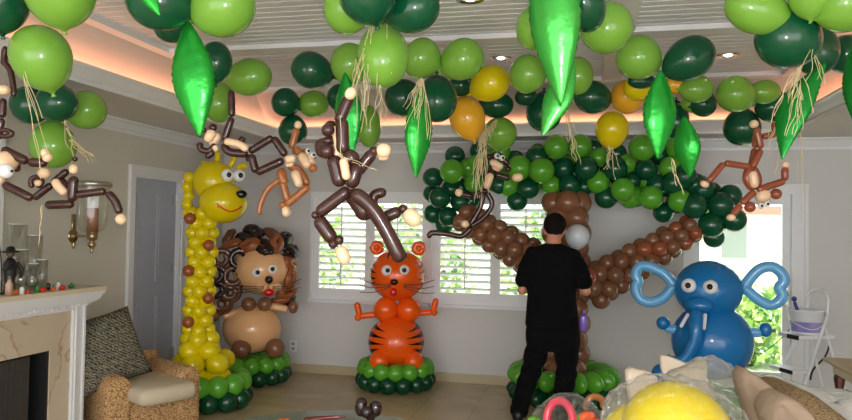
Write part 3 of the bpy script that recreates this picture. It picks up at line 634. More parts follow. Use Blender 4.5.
# --- tiger
R, f, s = figure('balloon_tiger', 397, 6.88, label='orange balloon tiger with black stripes on a green balloon base', cat='balloon sculpture')
base_rings(R, .315, 14, .083, .2, .166, .168, .30)
cb = f(397, 341); belly_z = cb.z
sphere_with_stripes('belly', ORG, (0, 0, belly_z), 28 * s, 26 * s, R, [(s_ * 80, a_, s_ * b_, c_, 12) for s_ in (-1, 1) for a_, b_, c_ in ((40, 26, 28), (20, 20, 14), (0, 24, 2), (-22, 34, -8))])
for x in (381, 414): sphere_part('foot', ORG, f(x, 357, -.19), 20 * s, R)
for x in (386, 409): sphere_part('chest_balloon', ORG, f(x, 309, -.04), 25 * s, R)
hz = f(397, 275).z
sphere_with_stripes('head', ORG, (0, 0, hz), 28 * s, 25.5 * s, R, [(s_ * 84, a_, s_ * b_, c_, 11) for s_ in (-1, 1) for a_, b_, c_ in ((30, 52, 18), (12, 46, 6), (-6, 46, -6), (-24, 52, -14))] + [(-12, 74, -8, 40, 11), (8, 76, 4, 42, 11), (32, 66, 22, 40, 10), (-36, 64, -26, 38, 10)])
for x in (376, 418):
    bm = bmesh.new(); c = f(x, 248, 0); M = Matrix.Translation(c) @ Matrix.Rotation(PI / 2, 4, 'X'); pts = [M @ Vector((.042 * math.cos(a), .042 * math.sin(a), 0)) for a in [2 * PI * i / 14 for i in range(15)]]
    tube(bm, pts, .031, n=2, rounded=False); ball(bm, c, .035); mk('ear', bm, ORG, R)
for x, y in ((387, 269.5), (403, 269)): eye(f(x, y, -.225), 5.6 * s, R, Vector((.1, -1, .1)))
mkball('nose', BLK, f(394, 280, -.275), .033, R, (1.15, .8, .9)); mkball('tongue', RED, f(393.5, 290, -.25), .038, R, (.9, .6, 1.1))
for sx in (-1, 1):
    for k, dy in enumerate((-2, 2, 6)):
        bm = bmesh.new(); tube(bm, [f(397 + sx * 6, 283 + dy * .3, -.27), f(397 + sx * 22, 284 + dy, -.27), f(397 + sx * 36, 281 + dy * 1.6, -.22)], .0035, seg=5, rounded=False); mk('whisker', bm, BLK, R)
bm = bmesh.new(); chain(bm, [f(384, 313, -.03), f(360.5, 316, -.05), f(357, 302, -.06)], .03, seg=12); mk('arm', bm, ORG, R)
bm = bmesh.new(); chain(bm, [f(412, 313, -.03), f(433, 311, -.05), f(436, 297, -.06)], .03, seg=12); mk('arm', bm, ORG, R)
bm = bmesh.new(); ball(bm, f(359, 317, -.055), .036); mk('wrist_bubble', bm, ORG, R)
bm = bmesh.new(); ball(bm, f(434, 311, -.055), .036); mk('wrist_bubble', bm, ORG, R)

# --- lion
R, f, s = figure('balloon_lion', 253, 7.05, label='tan balloon lion with curly brown and black mane on a green base', cat='balloon sculpture')
base_rings(R, .32, 14, .083, .2, .166, .168, .305)
sphere_part('belly', TAN, f(253, 328), (58 * s, 56 * s, 50 * s), R)
for x in (243, 275): sphere_part('foot', BRN, f(x, 345, -.22), 19 * s, R)
for x in (249, 264): sphere_part('bow_balloon', BRN, f(x, 302.5, -.16), 14 * s, R)
hc = f(260, 269, -.02); hr = 28 * s; sphere_part('head', TAN, hc, (2 * hr, 2 * hr, 50 * s), R)
for x in (256, 270): eye(f(x, 271 - (x - 256) * .22, -.26 + (x - 256) * .001), 5.4 * s, R, Vector((.15, -1, .1)))
mkball('nose', BLK, f(267.5, 277.5, -.31), .04, R); mkball('tongue', RED, f(268, 290, -.29), .045, R, (1.1, .7, .8))
for x in (261, 274): mkball('cheek', TAN, f(x, 285, -.25), .055, R, (1.2, .8, .8))
for sx in (-1, 1):
    for k in range(3):
        bm = bmesh.new(); tube(bm, [f(267 + sx * 4, 284 + k, -.31), f(267 + sx * 18, 284 + k * 2.5, -.3), f(267 + sx * 31, 283 + k * 4 - (6 if sx > 0 else 0), -.25)], .0035, seg=5, rounded=False); mk('whisker', bm, BLK, R)
bm = bmesh.new(); chain(bm, [f(247, 308, -.08), f(224, 315, -.12)], .036, seg=12); mk('arm', bm, TAN, R)
bm = bmesh.new(); chain(bm, [f(268, 305, -.08), f(287, 308, -.12)], .036, seg=12); mk('arm', bm, TAN, R)
sphere_part('paw', BRN, f(217, 313, -.13), (.1, .1, .12), R); sphere_part('paw', BRN, f(292, 306, -.13), (.1, .1, .13), R)
def curl(c, r, tr, nrm, m, turns=1.8, flat=1.0, twist=0.0):
    x, y = frame_for(nrm); x, y = x * math.cos(twist) + y * math.sin(twist), y * math.cos(twist) - x * math.sin(twist); pts = []
    K = int(turns * 12)
    for k in range(K + 1):
        a = 2 * PI * k / 12; rr = r * (1 - .5 * k / K); pts.append(Vector(c) + x * rr * math.cos(a) + y * rr * math.sin(a) * flat + nrm * tr * 1.1 * k / K)
    bm = bmesh.new(); tube(bm, pts, tr, seg=8, n=1); return mk('mane_curl', bm, m, R)
FC = Vector((0, -1, 0))
for x, y, r, m in ((222, 258, 9, MANED), (239, 259, 10, MANEB), (234, 276, 10.5, MANED), (218, 274, 9, MANEB), (231, 290, 9, MANED), (219, 289, 8.5, MANEB), (224, 302, 8, MANED)): curl(f(x, y, -.12), r * s * 1.15, 3.3 * s, FC, m, 1.7)
rnd = random.Random(4)
for x, y, r, m, dy in ((248, 246, 9, MANEC, -.12), (262, 247, 10, MANEB, -.16), (274, 243, 9, MANEC, -.12), (285, 252, 8.5, MANEB, -.05), (243, 238, 8, MANEB, 0), (256, 235, 8.5, MANEB, .02), (271, 236, 8, MANED, 0), (283, 238, 8, MANEB, 0), (232, 244, 8, MANEC, -.02), (288, 264, 8.5, MANEC, -.05), (288, 278, 8.5, MANEC, -.08), (285, 291, 8, MANEC, -.08), (280, 300, 7.5, MANEC, -.02), (291, 251, 7.5, MANEB, .05), (250, 230, 6.5, MANEB, .05), (229, 238, 6.5, MANED, .04), (287, 300, 6.5, MANEB, 0)):
    n = (f(x, y, dy - .15) - hc).normalized(); curl(f(x, y, dy), r * s * 1.25, 3.0 * s, (n + Vector((rnd.uniform(-.5, .5), rnd.uniform(-.3, .3), rnd.uniform(-.4, .4)))).normalized(), m, 2.6, .55, rnd.random() * 3)

# --- giraffe
R, f, s = figure('balloon_giraffe', 211, 6.05, label='tall yellow balloon giraffe with brown spots on a green base', cat='balloon sculpture')
base_rings(R, .29, 12, .088, .215, .176, .185, .275)
nx = f(200, 300).x
def ringrow(z, rad, dia, n, ph, m=YEL, cx=0.0, name='neck_balloon', cy=0.0, spot=None):
    for i in range(n):
        a = 2 * PI * i / n + ph; balloon(name, SPOT if spot == i else m, (cx + rad * math.cos(a), cy + rad * math.sin(a), z), (dia, dia, dia * .95), parent=R, kind='ball')
for y, rad, dia, n, ph in ((377, .125, .25, 4, -.6), (361, .17, .20, 5, -.9), (349, .11, .19, 4, -.8), (338, .085, .165, 4, -.2)): ringrow(f(200, y).z, rad, dia, n, ph, cx=nx + (211 - 204) * s * (.9 if y > 355 else .2), name='body_balloon')
y = 329.0; k = 0
spots = {1: (5, -2.6), 5: (1, -.5), 8: (5, -2.6), 11: (1, -.5)}
while y > 208:
    z = f(200, y).z; ph = PI / 4 if k % 2 else 0.0
    cx = nx - .0 + (.01 if k > 6 else 0)
    for i in range(4):
        a = ph + i * PI / 2; balloon('neck_balloon', YEL, (cx + .078 * math.cos(a), .078 * math.sin(a), z), (.128, .128, .122), parent=R, kind='ball')
    y -= 9.6; k += 1
for x, y in ((190, 320), (189, 270), (208, 297), (207, 245), (189, 219)): sphere_part('spot_balloon', SPOT, f(x + .5, y, -.105), .1, R)
for i in range(5): sphere_part('mane_balloon', YEL, f(186 + (0 if i % 2 else 1.5), 178 + i * 9, .02), .1, R)
sphere_part('head', YEL, f(211, 181), (42 * s, 42 * s, 42 * s), R); sphere_part('snout', YEL, f(220.5, 202.5, -.10), (47 * s, 46 * s, 41 * s), R)
for x in (223.5, 234.5): eye(f(x, 176, -.20), 6.2 * s, R, Vector((.25, -1, 0)))
mkball('nose', BLK, f(237, 194.5, -.24), .042, R, (1.15, .8, .85))
bm = bmesh.new(); pts = []
for t in range(9):
    a = math.radians(-36 + 68 * t / 8); lo = math.radians(-12 + 60 * t / 8); la = math.radians(-8 - 16 * math.sin(PI * t / 8) - 2)
    c = f(220.5, 202.5, -.10); pts.append(c + Vector((math.sin(lo) * math.cos(la) * 23.7 * s, -math.cos(lo) * math.cos(la) * 23.2 * s, math.sin(la) * 20.7 * s)))
tube(bm, pts, .0065, seg=6, n=3); tube(bm, [pts[0] + Vector((-.012, 0, .016)), pts[0], pts[0] + Vector((-.006, 0, -.02))], .0065, seg=6); mk('mouth', bm, RED, R)
bm = bmesh.new(); chain(bm, [f(213, 167, 0), f(214.5, 151, 0)], .024, seg=12); mk('horn', bm, YEL, R)
bm = bmesh.new(); chain(bm, [f(226, 167, -.02), f(232, 153, -.02)], .024, seg=12); mk('horn', bm, YEL, R)
bm = bmesh.new(); chain(bm, [f(232, 168, -.02), f(243, 163, 0)], .03, seg=12); mk('ear', bm, YEL, R)
bm = bmesh.new(); chain(bm, [f(207, 167, 0), f(199, 162, .04)], .03, seg=12); mk('ear', bm, YEL, R)

# --- elephant
R, f, s = figure('balloon_elephant', 711, 5.5, label='blue balloon elephant with heart shaped ears beside the glazed door', cat='balloon sculpture')
base_rings(R, .28, 11, .1, .24, .2, .2, .26)
sphere_part('belly', BLU, f(712, 341), (78 * s, 76 * s, 76 * s), R)
for x in (666, 742): sphere_part('foot', BLU, f(x, 374, -.16), 20 * s, R)
for x in (712, 726): sphere_part('neck_balloon', BLU, f(x, 326 if x < 720 else 322, -.02 if x < 720 else .05), 22 * s, R)
sphere_part('head', BLU, f(708.5, 290), (65 * s, 65 * s, 59 * s), R)
for x, y in ((691, 284.5), (710.5, 285)): eye(f(x, y, -.235), 7 * s, R, Vector((-.1, -1, .1)))
sphere_part('trunk_base', BLU, f(701, 303, -.22), (26 * s, 22 * s, 17 * s), R)
bm = bmesh.new(); tube(bm, [f(698, 307, -.28), f(698, 322, -.35), f(696, 338, -.36), f(689, 352, -.36), f(680, 356, -.36), f(674, 353, -.36), f(674, 350, -.36)], .052, seg=14, r1=.034); mk('trunk', bm, BLU, R)
for a, b in (((691, 311), (684, 324)), ((706, 310), (705, 325))):
    bm = bmesh.new(); tube(bm, [f(*a, -.27), f(*b, -.33)], .014, seg=10); mk('tusk', bm, WHT, R)
def ear(pts, m): 
    bm = bmesh.new(); tube(bm, [f(x, y, 0) for x, y in pts], .041, seg=12, n=5, rounded=False); mk('ear', bm, m, R)
ear([(676, 287), (668, 277), (658, 271), (646, 268), (640, 272), (638.5, 279), (641, 284), (638.5, 290), (640, 298), (646, 304), (656, 305), (667, 299), (676, 287)], SKY)
ear([(741, 286), (748, 275), (756, 267), (766, 265), (774, 271), (776, 279), (772, 285), (775, 292), (771, 299), (763, 302), (752, 296), (741, 286)], SKY)
bm = bmesh.new(); chain(bm, [f(702, 331, -.08), f(667, 330, -.08)], .036, seg=12); mk('arm', bm, SKY, R)
bm = bmesh.new(); chain(bm, [f(722, 330, -.02), f(758, 329, -.02)], .036, seg=12); mk('arm', bm, SKY, R)
bm = bmesh.new(); chain(bm, [f(668, 331, -.09), f(665, 318, -.09)], .052, seg=12); mk('hand', bm, BLU, R)
bm = bmesh.new(); chain(bm, [f(760, 333, -.02), f(760, 319, -.02)], .045, seg=12); mk('hand', bm, BLU, R)

# --- balloon tree
R, f, s = figure('balloon_tree', 564, 6.45, label='balloon tree with brown trunk and branches and green balloon canopy', cat='balloon sculpture')
n = 18
for i in range(n):
    a = 2 * PI * i / n; c, sn = math.cos(a), math.sin(a)
    o = balloon('base_balloon', DARK2, (.395 * c, .395 * sn, .09), (.155, .25, .18), parent=R, kind='ball'); o.rotation_euler = (0, 0, a + PI / 2)
    a += PI / n; c, sn = math.cos(a), math.sin(a)
    o = balloon('base_balloon', LIME2, (.38 * c, .38 * sn, .24), (.145, .27, .19), parent=R, kind='ball'); o.rotation_euler = (0, 0, a + PI / 2)
z = .16; k = 0
ztop = f(564, 203).z
while z < ztop + .01:
    ph = PI / 4 if k % 2 else 0
    for i in range(4):
        a = ph + i * PI / 2 + .1; balloon('trunk_balloon', BRN, (.115 * math.cos(a) + .012, .115 * math.sin(a), z), .232, parent=R, kind='ball')
    z += .138; k += 1
def branch(p0, p1, r0, r1, d0, d1, rows, name, mats):
    p0, p1 = Vector(p0), Vector(p1); ax = (p1 - p0).normalized(); x, y = frame_for(ax)
    for k in range(rows):
        t = k / (rows - 1); c = p0.lerp(p1, t); rr = r0 + (r1 - r0) * t; dd = d0 + (d1 - d0) * t
        for i in range(5):
            a = 2 * PI * i / 5 + (PI / 5 if k % 2 else 0); jit = .006 * math.sin(k * 7 + i * 3)
            balloon(name, mats[1] if (k >= rows - 5 and (k + i) % 3 == 0) else mats[0], c + (x * math.cos(a) + y * math.sin(a)) * (rr + jit), dd, parent=R, kind='ball')
GL = latex('glossy_rust_latex', (150, 80, 50))
branch(f(592, 286, -.02), f(684, 227, -.02), .135, .075, .17, .125, 10, 'branch_balloon', (BRN, GL))
branch(f(548, 270, -.02), f(462, 218, -.02), .125, .085, .17, .14, 9, 'bough_balloon', (BRN, BRN))
canopy = """451,155,21,d 474,148,18,d 452,173,24,l 443,169,18,l 465,167,20,l 474,164,20,l 470,182,20,l 429,178,21,d 426,194,19,d 447,189,19,d 438,199,22,d 427,215,20,d 445,218,20,d 458,203,20,d 439,227,19,d
499,151,20,l 513,159,20,d 519,169,25,l 536,157,22,d 507,186,22,l 498,185,20,d 527,189,22,d 516,201,21,d 541,172,25,l 536,150,18,l 555,148,24,l 578,147,23,l 562,168,22,d 584,169,23,d 596,157,20,l 568,185,22,d 550,185,20,l 596,182,23,l 583,186,18,d 612,169,23,d 604,197,22,d 619,190,23,l 627,197,21,l 623,163,20,l 636,150,25,l 642,169,22,d 629,180,18,d 614,153,20,d 646,197,23,l 592,146,16,d
665,168,23,l 666,183,22,d 644,181,18,l 660,211,20,d 672,200,22,l 685,205,24,d 709,204,24,d 694,189,22,d 719,195,22,d 721,218,22,d 701,223,24,d 707,235,20,d 676,177,22,d 680,154,22,d 687,184,22,d 670,148,20,l 656,155,18,d 487,170,20,d 484,156,18,l 633,196,20,l 652,184,20,d 712,219,20,d"""
seen = {}
for i, q in enumerate(canopy.split()):
    x, y, dd, cc = q.split(','); x, y, dd = float(x), float(y), float(dd)
    # front row nearer for big balloons, small ones sit behind
    dy = (.10 - (dd - 18) * .035) + .05 * math.sin(i * 2.4)
    if x > 652 or x < 462: dy += .04 * math.cos(i * 1.7)
    m = DARK if cc == 'd' else LIME2
    balloon('canopy_balloon', m, f(x, y, dy), dd * s * 1.03, parent=R, kind='ball')
rb = random.Random(9)
for i in range(26):
    x = 438 + 285 * (i + .5) / 26; y = (170 if 470 < x < 650 else 192) + rb.uniform(-12, 12)
    balloon('rear_canopy_balloon', rb.choice((DARK, DARK, LIME2)), f(x, y, .2), 21 * s, parent=R, kind='ball')

# ------------------------------------------------------------------ ceiling balloons
def ceil_z(x, y):
    if not (TX0 < x < TX1 and y < TY1): return ZS
    t = min((x - TX0) / (IX0 - TX0), (TX1 - x) / (TX1 - IX1), (TY1 - y) / (TY1 - IY1), 1)
    return ZC + .06 + (ZI - .09 - ZC - .06 + .03) * max(0, t)
# px, py, width, height, material, tail direction in the picture (right, down), label, extra depth
CB = [
 (-2, 2, 58, 58, DARK, (0, 1), 'dark green balloon cut off by the top left corner', 0),
 (60, -5, 66, 62, LIME, (0, 1), 'lime green balloon at the top edge beside the top left corner', 0),
 (41, 56, 58, 66, LIME, (.2, 1), 'big lime green balloon hanging below the top left corner', 0),
 (30, 105, 40, 38, DARK, (1, 0), 'dark green balloon under the big lime one at left, further left of its pair', .1),
 (57, 103, 44, 38, DARK, (-1, .2), 'dark green balloon under the big lime one at left, right of its pair', 0),
 (87, 110, 40, 38, LIME, (-1, .3), 'lime green balloon right of the dark green pair at left', .12),
 (53, 146, 44, 48, LIME, (0, -1), 'lime green balloon lowest of the left group above the monkey hands', .1),
 (158, 1, 68, 58, DARK, (1, .2), 'large dark green balloon at the top edge left of the long foil leaf', 0),
 (172, 28, 36, 32, DARK, (0, -1), 'small dark green balloon tucked under the large one by the long foil leaf', .5),
 (224, 6, 68, 60, LIME, (-1, .4), 'large lime green balloon at the top edge right of the long foil leaf', 0),
 (216, 61, 32, 42, DARK, (0, 1), 'dark green balloon half behind the long foil leaf at left', .2),
 (219, 102, 32, 44, LIME, (0, -1), 'lime green balloon right of the tip of the long foil leaf at left', .2),
 (250, 77, 48, 37, LIME, (-1, .1), 'lime green balloon lying sideways above the dark monkey legs', 0),
 (311, 70, 43, 37, DARK, (1, .3), 'dark green balloon lying sideways left of the raffia bundle', 0),
 (285, 102, 29, 29, DARK, (1, .5), 'small round dark green balloon above the light brown monkey', 0),
 (314, 104, 32, 27, LIME, (-1, 0), 'small lime green balloon above the big dark monkey head', .1),
 (293, 131, 29, 31, DARK, (0, -1), 'dark green balloon lowest, behind the light brown monkey arm', .1),
 (350, 64, 42, 42, LIME, (1, 0), 'lime green balloon left behind the raffia covered one', .35),
 (346, 9, 48, 50, LIME, (1, 0), 'lime green balloon at the top edge left of the dark green pair', .3),
 (368, -4, 58, 54, DARK, (.3, 1), 'dark green balloon at the top centre, left of its pair', 0),
 (414, 8, 58, 48, DARK, (-1, .4), 'dark green balloon at the top centre, right of its pair', 0),
 (383, 57, 52, 68, LIME, (0, -1), 'long lime green balloon draped with raffia at top centre', 0),
 (421, 58, 38, 42, LIME, (1, .5), 'lime green balloon right behind the raffia covered one', .3),
 (340, 97, 26, 28, DARK, (0, 1), 'small dark green balloon behind the hand of the big dark monkey', .3),
 (403, 98, 40, 38, DARK, (1, 0), 'dark green balloon behind the raffia above the hanging foil leaf', .3),
 (369, 128, 24, 42, LIME, (0, -1), 'narrow lime green balloon right of the big dark monkey head', .3),
 (437, 100, 41, 49, DARK, (0, -1), 'dark green balloon right of the hanging foil leaf at the centre', 0),
 (463, 59, 46, 41, LIME, (-1, .6), 'lime green balloon above the yellow one at the centre', 0),
 (461, 86, 26, 22, DARK, (0, -1), 'small dark green balloon between the lime and the amber balloon', .4),
 (491, 83, 42, 36, YEL, (-1, .5), 'yellow balloon under the small ceiling lamp', 0),
 (467, 117, 36, 45, AMB, (.3, 1), 'amber balloon beside the dark one above the canopy monkey', .1),
 (497, 105, 36, 26, DARK, (-1, 0), 'dark green balloon half behind the yellow balloon at the centre', .4),
 (500, 133, 34, 34, LIME, (0, 1), 'lime green balloon directly above the canopy monkey head', 0),
 (527, 74, 37, 39, LIME, (1, 0), 'lime green balloon left of the biggest foil leaf at mid height', 0),
 (526, 97, 22, 20, DARK, (0, -1), 'small dark green balloon peeking below the lime one by the biggest foil leaf', .4),
 (544, 113, 36, 40, DARK, (0, -1), 'dark green balloon behind the lower bent foil leaf', .35),
 (534, 28, 38, 44, LIME, (1, 0), 'lime green balloon behind the biggest foil leaf near the top', .35),
 (577, 76, 34, 38, LIME, (-1, 0), 'lime green balloon right of the biggest foil leaf, above the dark one', .2),
 (583, 3, 46, 60, DARK, (-1, .4), 'dark green balloon at the top edge right of the biggest foil leaf', 0),
 (607, 28, 54, 52, LIME, (-1, -.6), 'large lime green balloon right of the biggest foil leaf', .25),
 (592, 97, 39, 33, DARK, (1, .2), 'dark green balloon left of the amber and yellow pair', 0),
 (638, 57, 46, 44, LIME, (1, .6), 'lime green balloon above the tall foil leaf at right', 0),
 (627, 97, 34, 34, AMB, (1, -.3), 'amber balloon left of the tall foil leaf', .25),
 (637, 88, 28, 26, YEL, (1, 0), 'yellow balloon half hidden above the amber one', .2),
 (612, 129, 33, 38, YEL, (0, 1), 'round yellow balloon hanging just over the tree canopy', 0),
 (641, 81, 28, 16, DARK, (1, 0), 'small dark green balloon squeezed under the lime one by the tall foil leaf', .3),
 (690, 58, 54, 43, DARK, (-1, .6), 'large dark green balloon right of the tall foil leaf', 0),
 (677, 85, 28, 18, AMB, (-1, 0), 'small amber balloon right behind the tall foil leaf', .3),
 (697, 89, 34, 28, LIME, (-1, 0), 'lime green balloon under the large dark one beside the tall foil leaf', .25),
 (695, 104, 26, 18, LIME, (-1, 0), 'small lime green balloon behind the lower right foil leaf', .4),
 (704, 104, 26, 26, DARK, (-1, .2), 'small dark green balloon right of the lower foil leaf', .4),
 (676, 121, 26, 38, DARK, (0, -1), 'dark green balloon between the two foil leaves at right', .4),
 (735, 94, 39, 36, LIME, (1, .5), 'lime green balloon left of the dark one above the upside down monkey', 0),
 (765, 92, 32, 24, LIME, (-1, 0), 'small lime green balloon peeking above the upside down monkey', .35),
 (775, 107, 42, 32, DARK, (1, 0), 'dark green balloon above the upside down monkey legs', .1),
 (742, 128, 36, 38, DARK, (0, -1), 'dark green balloon at the raised hand of the upside down monkey', .1),
 (756, 10, 68, 46, LIME, (1, .4), 'large lime green balloon at the top edge left of the biggest dark one', .1),
 (787, 38, 66, 60, DARK, (1, .3), 'biggest dark green balloon near the top right corner', 0),
 (810, -4, 40, 44, LIME, (0, 1), 'lime green balloon at the top edge between two others at right', .4),
 (846, 3, 58, 58, LIME, (-1, .5), 'lime green balloon cut off by the top right corner', 0),
 (817, 52, 42, 50, DARK, (0, -1), 'dark green balloon right behind the biggest dark one', .3),
 (845, 54, 34, 38, DARK, (-1, 0), 'dark green balloon cut by the right edge below the top right corner', .3),
]
for px, py, w_, h_, m, (tx, ty), lab, dz in CB:
    g = math.sqrt(w_ * h_); d = min(.285 * F / g, 5.6) + dz
    while True:
        c = P(px, py, d); r = .5 * g / F * d
        if c.z + r < ceil_z(c.x, c.y) - .04 or d < 2.2: break
        d -= .05
    t = RGT * tx - UPV * ty + FWD * (.25 if dz == 0 else .0)
    dw, dh = w_ / F * d, h_ / F * d
    if abs(tx) >= abs(ty): ln, wd = dw, dh
    else: ln, wd = dh, dw
    balloon('balloon', m, c, (wd, wd, ln * .93), t, label=lab, cat='balloon', group='balloons massed under the ceiling')

# foil leaf balloons
def leaf(pts, wpx, d, m, label, th=.42, bend=0.0, tilt=0.0, dd=0.0):
    a, b = P(*pts[0], d), P(*pts[1], d + dd); ax = (b - a); Ln = ax.length; ax.normalize()
    mid = (a + b) / 2; view = (mid - EYE).normalized(); x = ax.cross(view).normalized(); x = (Matrix.Rotation(tilt, 3, ax) @ x); y = x.cross(ax).normalized()
    W = wpx / F * d / 2 * .92 / max(.5, math.cos(tilt)); bm = bmesh.new(); N, S = 36, 20; rings = []
    for i in range(N + 1):
        t = i / N; wv = W * max(math.sin(PI * t ** .92), 0) ** .82 * (1 - .12 * math.cos(2 * PI * t)); off = bend * Ln * (math.sin(PI * t)); ring = []
        for j in range(S):
            u = 2 * PI * j / S; cx, cy = math.cos(u), math.sin(u)
            seam = abs(cx) ** 8; edge = 1 + .04 * math.sin(t * 130) * seam
            yy = cy * abs(cy) ** .15 * th * wv * (1 + .09 * max(0, math.sin(t * 62 + 2 * cx)) ** 3 * abs(cx) ** .5 * (1 - seam))
            if abs(cx) < .2: yy *= 1.08
            ring.append(bm.verts.new(x * (cx * wv * edge + off) + y * yy + ax * (t - .5) * Ln))
        rings.append(ring)
    for p, q in zip(rings, rings[1:]):
        for j in range(S): bm.faces.new([p[j], p[(j + 1) % S], q[(j + 1) % S], q[j]])
    bmesh.ops.remove_doubles(bm, verts=bm.verts[:], dist=1e-5)
    return mk('foil_leaf_balloon', bm, m, None, loc=mid, smooth=True, label=label, cat='balloon', group='green foil leaf balloons')
leaf([(187, 20), (200, 138)], 40, 3.15, FOIL, 'long green foil leaf balloon hanging left above the giraffe', tilt=.3)
leaf([(548, -75), (561, 107)], 50, 2.75, FOIL2, 'biggest bright green foil leaf balloon hanging from the top centre', th=.5, tilt=.25)
leaf([(574, 60), (542, 137)], 27, 2.95, FOIL2, 'green foil leaf balloon bent behind the lower end of the biggest one', tilt=.3)
leaf([(661, 70), (658, 160)], 31, 3.5, FOIL, 'tall green foil leaf balloon right of the amber balloon', tilt=-.3)
leaf([(684, 116), (690, 178)], 25, 3.9, FOIL, 'smaller green foil leaf balloon beside the tall one at right', tilt=.3)
leaf([(421, 86), (416, 179)], 27, 3.7, FOIL, 'green foil leaf balloon hanging alone at the centre under the raffia', tilt=-.35)
leaf([(345, 72), (352, 158)], 26, 3.4, FOILD, 'green foil leaf balloon behind the big dark monkey', tilt=.35)
leaf([(826, 62), (782, 160)], 30, 3.1, FOILD, 'green foil leaf balloon slanting down beside the upside down monkey', bend=-.09, tilt=.3)
leaf([(852, 45), (856, 128)], 20, 3.3, FOILD, 'green foil leaf balloon cut off by the right edge', tilt=.3)
leaf([(138, -22), (160, 16)], 16, 2.9, FOIL, 'small green foil leaf tip in front of the large dark balloon at top left', tilt=.2)

# raffia
def raffia(spans, d, n, label, seed, spread=6):
    rr = random.Random(seed); bm = bmesh.new()
    for _ in range(n):
        (x0, y0), (x1, y1) = rr.choice(spans); k = rr.uniform(.5, 1.05); pts = []
        x1 = x0 + (x1 - x0) * k + rr.gauss(0, spread); y1 = y0 + (y1 - y0) * k
        wob = rr.uniform(-spread, spread) * .6
        for i in range(6):
            t = i / 5; pts.append(P(x0 + (x1 - x0) * t + wob * math.sin(PI * t) + rr.gauss(0, .9), y0 + (y1 - y0) * t + rr.gauss(0, .6), d + rr.uniform(-.04, .04)))
        tube(bm, pts, .0014 * d / 3, seg=4, n=3, rounded=False)
    return mk('raffia', bm, RAFF, label=label, cat='raffia', kind='stuff')
raffia([((372, 24), (354, 95)), ((374, 24), (362, 115)), ((386, 22), (388, 118)), ((356, 60), (360, 130)), ((365, 70), (368, 150)), ((380, 85), (382, 130))], 3.28, 26, 'raffia strands hanging over the long lime balloon at top centre', 1, 5)
raffia([((422, 78), (404, 112)), ((421, 80), (412, 128)), ((422, 80), (418, 165)), ((424, 80), (424, 140))], 3.5, 16, 'raffia tuft hanging over the foil leaf at the centre', 2, 4)
raffia([((482, 128), (476, 198)), ((484, 130), (482, 205)), ((486, 125), (478, 190)), ((496, 120), (480, 150))], 5.2, 30, 'raffia bundle above the canopy monkey', 3, 3)
raffia([((567, 98), (564, 128)), ((566, 112), (570, 140)), ((570, 128), (576, 168)), ((566, 105), (572, 150))], 4.4, 12, 'raffia strands under the lower bent foil leaf', 4, 2.5)
raffia([((610, 147), (607, 170)), ((611, 148), (618, 180)), ((608, 147), (612, 172))], 4.6, 9, 'raffia strands under the round yellow balloon over the canopy', 5, 3)
raffia([((800, 66), (786, 110)), ((812, 50), (795, 100)), ((798, 68), (806, 120)), ((815, 55), (828, 85)), ((795, 70), (772, 140)), ((800, 85), (790, 140))], 2.95, 24, 'raffia strands by the biggest dark balloon at right', 6, 6)
raffia([((785, 110), (760, 165)), ((790, 120), (776, 175)), ((800, 130), (800, 230))], 4.0, 8, 'thin raffia strands around the upside down monkey', 7, 4)
raffia([((20, 60), (50, 150)), ((24, 75), (45, 205)), ((40, 145), (44, 240))], 3.15, 5, 'raffia strands in front of the lime balloons at left', 8, 2)
raffia([((66, 128), (90, 165)), ((64, 120), (78, 172)), ((70, 140), (96, 160))], 3.6, 10, 'raffia strands behind the left monkeys', 9, 5)
raffia([((42, 205), (40, 245)), ((40, 245), (46, 300))], 3.4, 2, 'raffia strand hanging in front of the glass vases', 10, 1)
raffia([((340, 155), (385, 175)), ((341, 115), (338, 160)), ((672, 160), (677, 200))], 2.62, 6, 'raffia strands tied around the big dark monkey', 11, 3)

# ------------------------------------------------------------------ balloon monkeys
def monkey(d, label, parts, dark, pale=BLUSH, origin=None):
    ox, oy = origin; g = P(ox, oy, d); root = empty('balloon_monkey', g, label=label, cat='balloon sculpture', group='balloon monkeys hanging from the ceiling'); root['group'] = 'hanging balloon monkeys'
    for it in parts:
        kind = it[0]; nm = it[1]; col = {'D': dark, 'P': pale, 'W': WHT, 'K': BLK}[it[2]]; dz = it[5] if len(it) > 5 else 0.0; w = it[4]
        L = [P(p[0], p[1], d + dz + (p[2] if len(p) > 2 else 0)) - g for p in it[3]]; r = w / 2 / F * d * 1.1
        bm = bmesh.new()
        if kind == 'c': chain(bm, L, r, seg=12)
        elif kind == 't': tube(bm, L, r, seg=12, n=6)
        elif kind == 'b':
            for c in L: ball(bm, c, r)
        elif kind == 'e':    # eye with pupil
            for c in L:
                b2 = bmesh.new(); ball(b2, Vector((0, 0, 0)), r); e = mk('eye', b2, WHT, root, loc=c)
                b3 = bmesh.new(); ball(b3, Vector((0, 0, 0)), r * .5); v = -(g + c - EYE).normalized() * r * .72 + RGT * r * .25; mk('pupil', b3, BLK, e, loc=v)
            bm.free(); continue
        mk(nm, bm, col, root)
